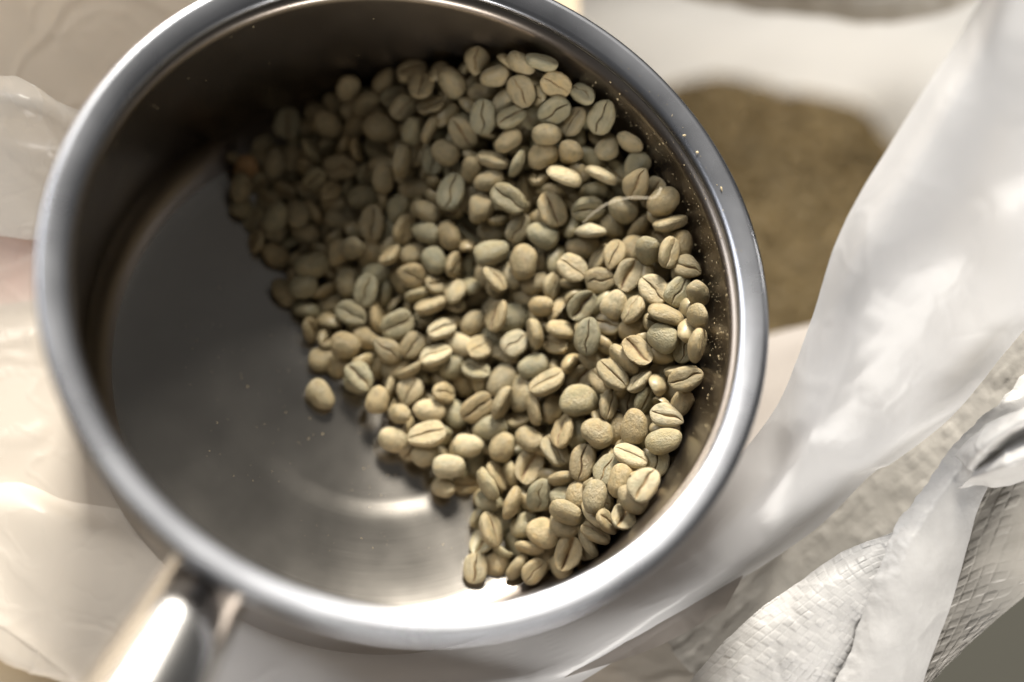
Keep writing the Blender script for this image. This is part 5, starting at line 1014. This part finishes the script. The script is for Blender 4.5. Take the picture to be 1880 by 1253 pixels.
(-20.45,56.63,4.55,0.26,0.07,-0.05,-0.96,3.8),
(-11.19,68.01,11.51,0.56,0.25,0.55,0.56,3.8),
(37.95,51.49,34.33,0.94,0.04,-0.25,0.23,3.9),
(13.86,-7.99,5.45,0.47,0.02,0.49,0.73,3.9),
(-9.71,54.89,17.20,0.84,-0.00,0.54,0.06,4.1),
(26.36,37.40,30.33,0.38,0.76,0.52,-0.09,3.9),
(21.65,39.62,20.54,0.52,-0.53,-0.38,0.55,3.8),
(-6.30,32.45,2.67,0.29,-0.77,-0.47,0.32,4.2),
(57.92,-33.24,19.92,0.53,0.45,-0.53,-0.49,4.2),
(41.00,22.70,30.27,0.13,0.61,-0.75,-0.23,4.2),
(7.48,14.83,8.63,0.02,-0.51,0.17,-0.85,4.1),
(-0.51,65.70,23.37,0.32,-0.45,-0.82,-0.16,4.1),
(35.39,12.91,12.58,0.27,-0.75,0.44,0.42,4.1),
(47.65,7.45,21.07,0.33,0.01,-0.82,-0.47,4.0),
(64.75,20.86,42.69,0.41,0.56,0.67,-0.26,3.9),
(-13.82,32.45,8.16,0.54,-0.45,-0.64,-0.32,3.8),
(43.30,-30.25,12.91,0.34,-0.07,0.79,0.50,4.0),
(62.60,-24.19,29.10,0.64,-0.62,0.39,0.21,3.7),
(69.39,-7.85,39.49,0.84,-0.52,-0.03,0.15,4.2),
(61.88,-17.99,24.67,0.82,0.21,-0.15,0.51,4.0),
(-1.97,33.44,5.18,0.22,-0.68,0.70,-0.05,4.0),
(15.69,21.14,12.66,0.12,0.55,0.65,-0.51,3.7),
(35.59,62.10,47.85,0.44,0.40,0.75,-0.30,3.9),
(55.33,19.25,28.95,0.52,-0.53,0.60,-0.28,3.8),
(6.28,38.21,19.08,0.06,0.63,-0.09,0.77,4.1),
(42.51,-14.22,14.03,0.22,-0.12,0.65,0.72,4.1),
(21.50,-20.08,3.49,0.14,0.87,0.13,0.45,4.3),
(48.64,-31.81,14.82,0.63,-0.25,-0.64,0.37,4.0),
(22.15,65.37,38.74,0.71,-0.67,0.22,-0.05,3.6),
(42.56,-47.07,2.11,0.13,-0.38,-0.91,0.02,3.9),
(1.90,63.61,27.17,0.24,0.36,0.21,-0.88,3.6),
(14.86,70.12,37.79,0.16,0.57,-0.31,0.74,3.8),
(29.17,-3.51,10.65,0.46,0.73,0.05,-0.50,3.8),
(-21.03,45.36,3.16,0.87,0.12,-0.44,0.19,3.8),
(64.14,-12.02,37.51,0.35,0.32,-0.88,0.04,3.8),
(1.47,51.74,13.56,0.03,-0.78,-0.37,-0.51,4.0),
(-8.28,29.84,7.57,0.85,0.44,-0.29,0.03,4.1),
(58.51,12.36,36.73,0.12,0.99,0.00,0.05,4.0),
(18.78,12.03,5.93,0.95,0.18,0.01,0.24,4.1),
(-20.20,31.85,2.82,0.66,-0.68,-0.30,0.12,3.8),
(67.11,14.40,35.11,0.19,-0.03,0.17,-0.97,3.9),
(11.39,2.65,3.71,0.62,0.32,0.41,-0.59,4.2),
(22.26,35.48,25.14,0.60,-0.65,0.18,0.43,3.9),
(-8.34,34.35,11.53,0.18,0.94,0.22,-0.17,4.1),
(35.44,18.14,18.48,0.57,-0.77,-0.08,0.28,3.7),
(20.09,68.20,43.31,0.31,-0.46,0.00,0.83,4.2),
(39.28,43.63,31.40,0.01,-0.87,-0.05,-0.49,3.9),
(8.09,65.15,25.88,0.02,-0.06,0.80,-0.60,4.0),
(6.87,5.31,6.77,0.16,0.34,-0.93,-0.02,4.1),
(15.09,17.62,5.17,0.46,0.11,0.68,0.56,4.2),
(30.81,3.43,8.66,0.84,-0.10,-0.42,0.33,4.1),
(39.20,22.61,19.49,0.98,-0.08,0.16,-0.05,4.0),
(35.55,-29.46,2.88,0.60,-0.44,-0.49,0.46,4.3),
(2.21,28.30,4.56,0.96,-0.25,0.13,0.03,3.9),
(7.70,70.03,36.27,0.48,0.71,0.48,0.20,3.8),
(3.24,15.77,7.70,0.14,-0.50,0.51,-0.68,4.0),
(57.76,43.41,43.79,0.51,-0.68,-0.07,-0.53,3.8),
(32.03,-0.69,12.10,0.40,0.17,-0.86,0.26,3.7),
(48.16,-9.31,19.66,0.05,0.99,-0.13,-0.02,4.0),
(57.88,3.82,24.71,0.54,-0.46,-0.71,0.06,4.0),
(-6.10,22.65,6.47,0.65,0.43,0.01,-0.62,3.6),
(-3.99,38.07,12.50,0.18,-0.19,-0.19,0.95,3.7),
(-34.14,31.98,3.42,0.21,0.57,0.03,-0.80,3.8),
(15.27,3.22,8.88,0.68,0.41,-0.45,0.41,3.6),
(10.01,36.02,15.63,0.46,0.59,0.40,0.54,4.1),
(56.12,-43.86,17.99,0.60,0.67,0.33,-0.29,4.0),
(-3.84,27.46,3.18,0.35,-0.87,0.03,0.35,4.1),
(31.85,28.36,27.17,0.67,-0.28,0.12,-0.68,3.8),
(22.35,8.09,11.60,0.49,-0.04,-0.04,-0.87,3.9),
(27.74,9.38,10.77,0.45,-0.51,0.58,0.45,3.7),
(-35.24,55.35,2.41,0.25,-0.95,0.14,-0.14,4.2),
(26.03,-13.71,6.88,0.81,-0.19,0.43,-0.35,4.0),
(-19.42,64.03,12.89,0.58,-0.71,0.02,0.40,3.9),
(33.48,21.70,16.77,0.02,0.05,0.40,-0.91,4.0),
(10.78,52.50,23.71,0.26,-0.59,0.63,-0.43,3.8),
(70.39,4.30,38.59,0.15,-0.97,0.20,-0.02,4.1),
(64.70,-4.41,39.11,0.11,0.02,0.76,0.64,3.7),
(-6.91,70.00,18.38,0.53,0.76,0.06,-0.37,4.3),
(61.54,12.34,30.15,0.86,-0.20,-0.38,-0.30,4.2),
(-14.07,51.70,3.32,0.33,0.21,0.23,0.89,3.6),
(49.45,32.84,36.13,0.87,0.17,-0.28,0.36,3.8),
(24.21,9.94,6.16,0.77,-0.23,0.41,0.44,3.7),
(48.15,43.21,35.93,0.21,0.93,-0.09,0.30,4.1),
(38.90,56.72,45.79,0.13,0.15,-0.59,0.78,3.7),
(59.10,30.94,30.31,0.10,0.89,-0.19,-0.40,3.8),
(9.94,-2.84,5.71,0.02,0.45,0.71,-0.54,3.7),
(51.21,2.01,25.48,0.84,0.24,0.47,0.07,3.8),
(47.27,-51.78,8.02,0.44,-0.76,0.48,-0.07,3.7),
(11.88,65.19,32.03,0.24,-0.34,-0.26,-0.87,4.2),
(31.40,-9.12,11.10,0.69,-0.67,-0.17,0.21,4.0),
(-31.36,44.35,2.70,0.26,-0.25,-0.13,0.93,4.2),
(6.55,52.61,19.51,0.88,0.44,-0.17,-0.07,4.1),
(-19.58,39.99,7.41,0.08,0.46,0.51,0.72,4.2),
(17.54,54.97,26.75,0.61,0.42,0.12,0.66,4.1),
(65.70,-0.15,40.03,0.77,0.10,0.33,-0.54,3.7),
(37.62,13.08,17.63,0.74,-0.34,0.55,-0.19,3.9),
(26.41,29.51,16.71,0.76,0.44,0.26,-0.41,4.1),
(53.81,-13.42,26.02,0.47,0.40,-0.77,-0.17,3.7),
(-16.81,58.11,11.84,0.11,-0.34,0.44,-0.82,3.7),
(22.72,22.49,11.79,0.25,0.72,-0.46,0.47,3.7),
(-0.46,-0.55,3.58,0.56,-0.40,-0.72,-0.05,4.1),
(44.90,-31.99,7.28,0.13,-0.64,-0.38,-0.66,3.7),
(34.44,44.68,28.22,0.33,-0.08,0.18,-0.92,3.9),
(43.38,-24.58,4.96,0.45,-0.17,-0.46,0.75,3.8),
(47.68,-14.80,20.78,0.72,-0.63,-0.28,0.11,4.3),
(-19.06,62.29,7.65,0.65,-0.12,-0.26,0.70,4.1),
(28.89,-19.93,5.23,0.84,-0.06,0.47,0.27,4.2),
(49.44,-35.31,10.28,0.35,-0.08,-0.12,-0.93,3.9),
(10.51,59.66,32.95,0.20,0.92,0.22,0.24,4.2),
(43.75,30.73,34.74,0.29,-0.54,0.64,-0.46,3.6),
(47.65,16.95,21.81,0.74,-0.41,-0.17,-0.51,3.8),
(-10.33,26.01,4.77,0.27,0.83,0.40,-0.28,4.1),
(22.47,40.44,25.93,0.24,-0.36,-0.43,0.79,4.1),
(59.83,-12.08,24.64,0.60,-0.78,0.07,-0.16,3.9),
(69.57,14.13,39.29,0.86,-0.42,-0.29,0.10,3.7),
(48.47,29.62,31.18,0.64,-0.73,-0.16,-0.20,4.2),
(34.28,42.45,37.35,0.75,-0.37,0.07,0.55,3.8),
(10.48,12.63,11.62,0.45,-0.16,0.02,-0.88,4.0),
(-4.39,63.16,21.96,0.43,0.20,-0.87,-0.14,3.7),
(27.07,54.41,31.33,0.20,0.96,-0.14,0.12,3.7),
(7.62,45.72,16.18,0.38,-0.15,-0.79,-0.45,4.3),
(-5.66,58.94,14.57,0.68,0.53,0.50,0.10,3.7),
(44.92,24.16,23.62,0.19,-0.75,0.32,-0.55,4.0),
(65.93,-16.79,35.16,0.48,0.12,-0.75,0.45,3.9),
(35.10,7.70,11.08,0.59,0.00,0.75,0.30,4.0),
(9.69,70.01,30.67,0.45,0.42,-0.05,0.79,4.3),
(29.93,64.76,48.29,0.23,0.00,0.18,0.95,4.0),
(52.07,7.48,23.62,0.03,-0.96,-0.23,0.18,4.0),
(-23.22,66.66,6.77,0.07,0.56,-0.79,0.24,4.3),
(51.64,16.06,31.82,0.32,-0.23,0.47,-0.79,3.9),
(38.96,14.85,24.40,0.84,-0.05,0.16,0.51,3.7),
(23.31,44.62,31.41,0.56,-0.19,0.66,-0.47,4.2),
(-13.83,61.87,12.77,0.25,-0.06,0.61,0.75,3.6),
(8.99,40.33,12.51,0.22,0.28,0.37,-0.86,4.2),
(65.39,-29.06,23.61,0.36,-0.61,0.35,0.61,3.9),
(7.07,26.55,6.94,0.22,-0.61,0.69,-0.32,4.3),
(18.58,27.56,11.92,0.92,-0.00,0.28,0.27,4.1),
(38.93,48.45,39.79,0.41,0.38,0.56,-0.60,3.9),
(20.65,55.22,35.90,0.02,0.10,0.30,0.95,4.2),
(61.18,36.20,34.47,0.33,-0.52,0.75,0.24,4.3),
(1.99,47.53,22.06,0.42,-0.14,0.15,-0.89,3.7),
(26.78,15.96,10.90,0.37,-0.36,-0.78,0.36,4.0),
(39.56,7.57,15.24,0.43,0.69,0.58,0.06,3.9),
(64.76,19.30,33.17,0.19,-0.34,-0.07,0.92,3.6),
(27.57,24.18,15.52,0.02,0.98,0.18,0.03,4.2),
(26.02,-0.20,5.13,0.37,0.62,-0.63,0.28,4.2),
(-8.87,51.37,6.11,0.09,-0.59,-0.32,0.74,4.0),
(55.70,-5.42,30.02,0.53,-0.48,0.20,-0.67,4.0),
(17.06,-6.89,2.20,0.90,-0.31,0.00,-0.29,3.8),
(65.96,-18.91,29.42,0.35,-0.02,0.90,0.26,3.8),
(49.21,-14.05,14.48,0.21,-0.89,0.32,0.26,3.9),
(39.98,-9.66,15.16,0.58,0.30,-0.65,-0.39,4.2),
(-4.62,37.68,7.52,0.89,-0.16,-0.42,0.12,3.6),
(15.00,29.96,19.19,0.62,-0.09,-0.66,0.42,4.1),
(4.57,58.00,19.06,0.07,0.78,0.00,-0.63,4.2),
(61.54,15.46,32.70,0.27,0.70,-0.54,0.39,3.8),
(58.90,-0.66,32.23,0.10,0.42,-0.38,0.82,3.7),
(34.54,-22.23,7.76,0.56,0.80,-0.15,0.14,4.1),
(58.62,-40.18,22.64,0.32,-0.26,0.70,-0.58,4.0),
(36.58,-1.66,15.12,0.83,-0.17,0.42,0.31,4.1),
(54.16,20.67,34.75,0.37,0.73,-0.28,0.50,4.1),
(45.34,55.73,46.66,0.48,-0.18,0.76,0.40,4.3),
(-16.62,29.26,5.97,0.05,0.31,0.63,0.70,4.1),
(64.10,0.32,28.19,0.81,-0.31,-0.36,0.34,4.0),
(25.11,-4.61,10.88,0.52,0.42,0.59,0.46,4.0),
(46.78,20.23,31.52,0.94,-0.22,-0.03,-0.27,3.9),
(34.72,27.01,22.40,0.70,0.20,0.60,0.33,4.3),
(66.16,25.70,41.97,0.24,-0.18,-0.53,0.79,4.0),
(16.28,10.16,12.74,0.34,0.93,0.04,0.14,4.0),
(64.01,-14.50,29.66,0.04,-0.74,0.24,-0.62,3.9),
(48.35,6.65,28.64,0.75,0.50,0.37,0.20,4.0),
(54.60,44.13,36.34,0.54,-0.47,0.24,0.65,4.2),
(60.52,-4.99,26.60,0.34,0.34,0.21,0.85,4.3),
(57.40,-26.20,17.76,0.35,0.52,-0.73,0.29,4.0),
(70.30,-1.30,37.55,0.48,0.62,-0.63,-0.03,4.1),
(69.50,16.66,44.11,0.14,0.79,0.57,0.20,3.6),
(51.31,-17.62,17.32,0.59,0.75,0.27,0.13,3.9),
(-0.58,17.88,9.05,0.21,0.62,-0.23,-0.72,4.0),
(6.33,31.15,15.16,0.75,0.13,-0.37,0.53,4.0),
(8.04,10.66,2.78,0.30,-0.62,0.57,-0.45,3.8),
(0.26,55.04,21.90,0.19,0.50,0.83,0.16,3.7),
(14.37,45.17,20.42,0.42,-0.56,-0.02,-0.71,4.1),
(35.59,-10.98,3.15,0.55,-0.56,0.05,0.62,3.8),
(42.74,2.41,14.64,0.03,0.83,0.02,-0.56,3.7),
(8.60,-5.32,3.13,0.20,0.55,0.73,-0.34,4.2),
(2.37,39.92,12.77,0.16,0.16,-0.01,-0.97,4.0),
(-23.09,38.32,3.99,0.32,-0.59,-0.46,-0.59,4.2),
(41.08,47.86,34.15,0.49,0.69,-0.29,0.45,4.1),
(18.09,23.47,8.49,0.63,0.10,0.10,0.76,4.1),
(-11.49,40.71,3.43,0.31,0.71,0.52,-0.35,4.1),
(1.15,18.91,2.41,0.04,-0.10,0.86,0.50,3.6),
(60.53,-36.33,34.93,0.44,0.86,-0.12,-0.23,3.9),
(-23.09,64.58,3.04,0.71,0.56,-0.42,-0.08,4.0),
(46.50,-38.80,5.55,0.38,-0.36,0.85,0.04,3.8),
(31.41,59.33,48.18,0.19,-0.64,-0.28,0.69,3.7),
(40.57,39.18,27.61,0.58,-0.19,0.73,0.30,4.1),
(70.37,-9.96,31.76,0.72,0.51,-0.21,-0.42,4.0),
(29.34,48.85,37.08,0.16,0.36,-0.71,0.59,3.8),
(54.62,-38.03,22.17,0.74,0.19,-0.64,-0.11,3.7),
(64.08,30.46,44.96,0.09,-0.18,-0.98,0.05,4.0),
(0.56,51.07,17.81,0.24,0.01,0.93,0.28,3.7),
(47.46,30.23,25.60,0.18,0.61,-0.76,0.14,4.1),
(55.77,13.27,29.24,0.79,-0.46,-0.40,0.06,4.2),
(0.11,29.17,13.78,0.05,-0.54,0.69,0.47,3.8),
(-15.98,47.95,9.59,0.52,0.62,-0.12,0.58,3.6),
(46.03,45.92,43.39,0.17,0.22,0.79,0.55,4.1),
(44.30,42.29,40.77,0.24,-0.54,-0.48,-0.64,4.3),
(57.47,8.82,33.50,0.47,0.54,-0.66,-0.22,3.7),
(9.08,16.74,2.56,0.00,0.05,-0.34,-0.94,4.1),
(15.84,57.87,33.45,0.18,0.25,-0.95,0.07,3.9),
(39.64,57.47,40.41,0.89,-0.15,-0.26,-0.35,4.2),
(63.55,7.05,31.78,0.05,-0.18,-0.93,-0.31,4.3),
(-9.82,36.26,2.53,0.40,-0.88,-0.22,0.16,3.8),
(38.69,4.48,19.96,0.06,-0.06,-0.37,0.92,4.1),
(1.44,71.13,27.51,0.35,0.48,-0.74,0.33,4.0),
(61.21,-0.47,36.90,0.33,-0.38,-0.70,-0.51,3.9),
(51.85,-17.71,24.92,0.54,0.37,-0.74,-0.13,3.6),
(22.85,5.72,5.04,0.47,0.09,0.27,0.83,3.7),
(35.05,20.44,23.25,0.01,0.24,0.58,0.78,4.0),
(17.54,14.86,15.56,0.23,0.61,0.76,-0.04,3.9),
(42.49,-22.00,13.75,0.07,-0.08,-0.99,-0.02,4.1),
(62.29,-34.20,25.84,0.32,-0.60,0.72,-0.10,3.9),
(44.49,36.21,36.75,0.88,0.38,-0.19,-0.19,3.9),
(16.01,-4.85,6.32,0.59,-0.69,0.18,-0.37,4.1),
(7.67,-15.78,2.74,0.40,0.57,-0.36,-0.62,3.6),
(44.26,-9.38,16.80,0.84,-0.19,0.32,-0.40,3.8),
(9.97,40.53,24.19,0.76,-0.32,0.42,0.37,4.2),
(8.69,61.60,28.59,0.83,0.43,-0.13,0.33,4.3),
(-17.45,38.19,2.25,0.13,0.87,0.48,0.05,4.2),
(39.10,36.41,31.88,0.14,0.31,0.87,0.35,4.3),
(20.46,52.47,29.35,0.82,0.42,0.38,-0.12,4.2),
(37.42,53.21,43.53,0.52,0.28,0.74,0.33,3.6),
(20.91,60.61,33.67,0.39,-0.51,-0.07,-0.76,3.6),
(49.65,24.03,29.27,0.59,-0.46,0.57,-0.34,3.7),
(33.15,13.30,17.63,0.75,0.14,-0.31,-0.57,3.6),
(24.81,67.07,41.62,0.15,0.76,0.17,-0.61,3.8),
(-2.17,46.87,16.43,0.58,0.14,0.79,0.12,3.9),
(11.16,31.20,11.18,0.12,-0.19,0.85,0.48,3.6),
(66.70,-21.76,34.33,0.13,-0.02,0.95,-0.28,3.9),
(34.80,-36.25,5.49,0.35,0.57,0.69,-0.26,3.7),
(70.84,-11.59,40.66,0.69,-0.28,-0.59,-0.30,4.1),
(53.15,-24.96,15.99,0.37,-0.50,0.03,-0.78,3.7),
(27.59,17.77,21.59,0.94,0.20,0.20,0.21,3.9),
(-8.57,5.39,2.65,0.53,-0.31,0.14,-0.78,4.1),
(24.44,27.59,23.09,0.56,-0.49,-0.22,-0.63,3.8),
(60.12,-29.03,23.41,0.80,0.33,-0.21,-0.45,4.0),
(30.90,35.01,31.37,0.21,-0.51,0.59,0.59,3.6),
(25.89,33.85,28.89,0.87,-0.36,0.08,0.32,3.8),
(-21.95,52.38,8.50,0.26,-0.46,-0.59,-0.61,4.2),
(29.80,25.47,23.14,0.79,-0.23,-0.05,-0.56,4.1),
(56.79,-2.22,19.97,0.48,-0.51,-0.54,-0.46,4.3),
(52.70,5.61,32.58,0.92,0.09,-0.33,-0.19,4.1),
(38.69,-11.17,8.81,0.36,-0.18,0.79,0.46,3.6),
(44.98,54.53,40.16,0.46,0.40,-0.69,-0.39,4.0),
(25.84,2.13,12.97,0.80,0.48,-0.16,-0.33,3.8)]
fv = []; ff = []; fw = []; ft = []
for k, (x, y, z, qw, qx, qy, qz, sx) in enumerate(FILL):
    v, f, w = SHAPES[k % 26]
    q = Quaternion((qw, qx, qy, qz)); q.normalize(); n0 = len(fv)
    c = TONE['ntgn'[k % 4]]; g = rb.uniform(0.9, 1.12)
    for a in v: fv.append((q @ Vector((a[0] * sx, a[1] * sx * 0.74, a[2] * sx * 0.54)) + Vector((x, y, z))) * S)
    ff += [tuple(i + n0 for i in t) for t in f]; fw += w; ft += [c[0] * g, c[1] * g, c[2] * g, 1.0] * len(v)
me = mesh('coffee_bean_pile', fv, ff); set_point_attr(me, 'crease', fw)
ca = me.color_attributes.new('tint', 'FLOAT_COLOR', 'POINT'); ca.data.foreach_set('color', ft)
tag(link('coffee_bean_pile', me, M_fill), 'deeper layer of green coffee beans showing in the gaps of the heap', 'coffee beans', kind='stuff')

# ------------------------------------------------------------ beans left in the sack, far below
rs = random.Random(11)
A = catmull(MASS, 60); A = catmull(A.transpose(1, 0, 2), 60).transpose(1, 0, 2)
sv, sf, sw = bean_shape(3, 8)
mv = []; mf = []; mw = []; mt = []
for i in range(60):
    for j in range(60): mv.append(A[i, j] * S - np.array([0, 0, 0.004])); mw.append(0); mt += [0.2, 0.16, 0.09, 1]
mf += [(i * 60 + j, i * 60 + j + 1, (i + 1) * 60 + j + 1, (i + 1) * 60 + j) for i in range(59) for j in range(59)]
for k in range(4200):
    a, b = rs.random() * 58.9, rs.random() * 58.9
    p = A[int(a), int(b)] + (A[min(int(a) + 1, 59), int(b)] - A[int(a), int(b)]) * (a % 1) + (A[int(a), min(int(b) + 1, 59)] - A[int(a), int(b)]) * (b % 1)
    q = Quaternion((rs.gauss(0, 1), rs.gauss(0, 1), rs.gauss(0, 1), rs.gauss(0, 1))); q.normalize(); n0 = len(mv); s = rs.uniform(3.8, 4.6)
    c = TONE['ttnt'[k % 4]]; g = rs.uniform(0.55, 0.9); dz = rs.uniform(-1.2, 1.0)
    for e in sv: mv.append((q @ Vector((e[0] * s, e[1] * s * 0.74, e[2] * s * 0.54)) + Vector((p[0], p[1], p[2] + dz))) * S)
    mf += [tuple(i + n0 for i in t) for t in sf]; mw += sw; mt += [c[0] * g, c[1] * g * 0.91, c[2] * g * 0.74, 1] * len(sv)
me = mesh('sack_beans', mv, mf); set_point_attr(me, 'crease', mw)
ca = me.color_attributes.new('tint', 'FLOAT_COLOR', 'POINT'); ca.data.foreach_set('color', mt)
tag(link('sack_beans', me, M_fill), 'blurred brown mass of green coffee beans deep inside the open sack', 'coffee beans', kind='stuff')

# ------------------------------------------------------------ chaff flakes and the loose fibre
cv = []; cf = []
def flake(p, n, s):
    n = Vector(n).normalized(); t = n.orthogonal().normalized(); b = n.cross(t); a0 = rs.random() * 6.28; k0 = len(cv)
    k = rs.choice([4, 5, 6]); el = rs.uniform(0.35, 1)
    for i in range(k):
        a = a0 + 6.283 * i / k; r = s * rs.uniform(0.6, 1.1)
        x, y = math.cos(a) * r, math.sin(a) * r * el
        ca_, sa_ = math.cos(a0 * 2), math.sin(a0 * 2)
        cv.append((Vector(p) + t * (x * ca_ - y * sa_) + b * (x * sa_ + y * ca_) + n * 0.05) * S)
    cv.append((Vector(p) + n * (0.08 + 0.35 * s)) * S)
    for i in range(k): cf.append((k0 + i, k0 + (i + 1) % k, k0 + k))
for _ in range(420):
    a = R(rs.triangular(-32, 62, 5)); z = rs.triangular(40, 65, 56); r = 74.25 + (z - 12) * 0.0085
    flake((r * math.cos(a), r * math.sin(a), z), (-math.cos(a), -math.sin(a), 0), min(0.42, 0.09 + rs.expovariate(10)))
for a, rr, s in ((R(22), 77.5, 0.8), (R(34), 76.0, 0.62), (R(30), 76.4, 0.5), (R(18), 75.6, 0.3), (R(10), 75.6, 0.3)):
    flake((rr * math.cos(a), rr * math.sin(a), 66.2), (0, 0, 1), s)
for _ in range(30):
    a = R(rs.uniform(-10, 60)); rr = rs.uniform(75.4, 78.5); flake((rr * math.cos(a), rr * math.sin(a), 65.9 if rr > 76.4 else 65.0), (0, 0, 1), rs.uniform(0.06, 0.16))
for _ in range(300):
    a = R(rs.uniform(150, 300)); rr = 61 * math.sqrt(rs.random()); flake((rr * math.cos(a), rr * math.sin(a), 0.5 if rr > 38 else 0.05 if rr < 35 else 0.25), (0, 0, 1), min(0.26, 0.05 + rs.expovariate(18)))
for _ in range(40):
    a = R(rs.uniform(95, 190)); z = rs.uniform(15, 60); flake((74.3 * math.cos(a), 74.3 * math.sin(a), z), (-math.cos(a), -math.sin(a), 0), rs.uniform(0.08, 0.25))
tag(link('bean_chaff', mesh('bean_chaff', cv, cf), M_chaff, None, False), 'tiny pale flakes of coffee chaff stuck on the wall, rim and floor of the pan', 'chaff', kind='stuff')
fp = catmull(FIBRE, 60)
fib = loft('loose_fibre', fp, [(0.09, 0.09)] * 60, 8, M_fibre)
tag(fib, 'thin pale loose fibre curling over the beans near the right wall of the pan', 'fibre')
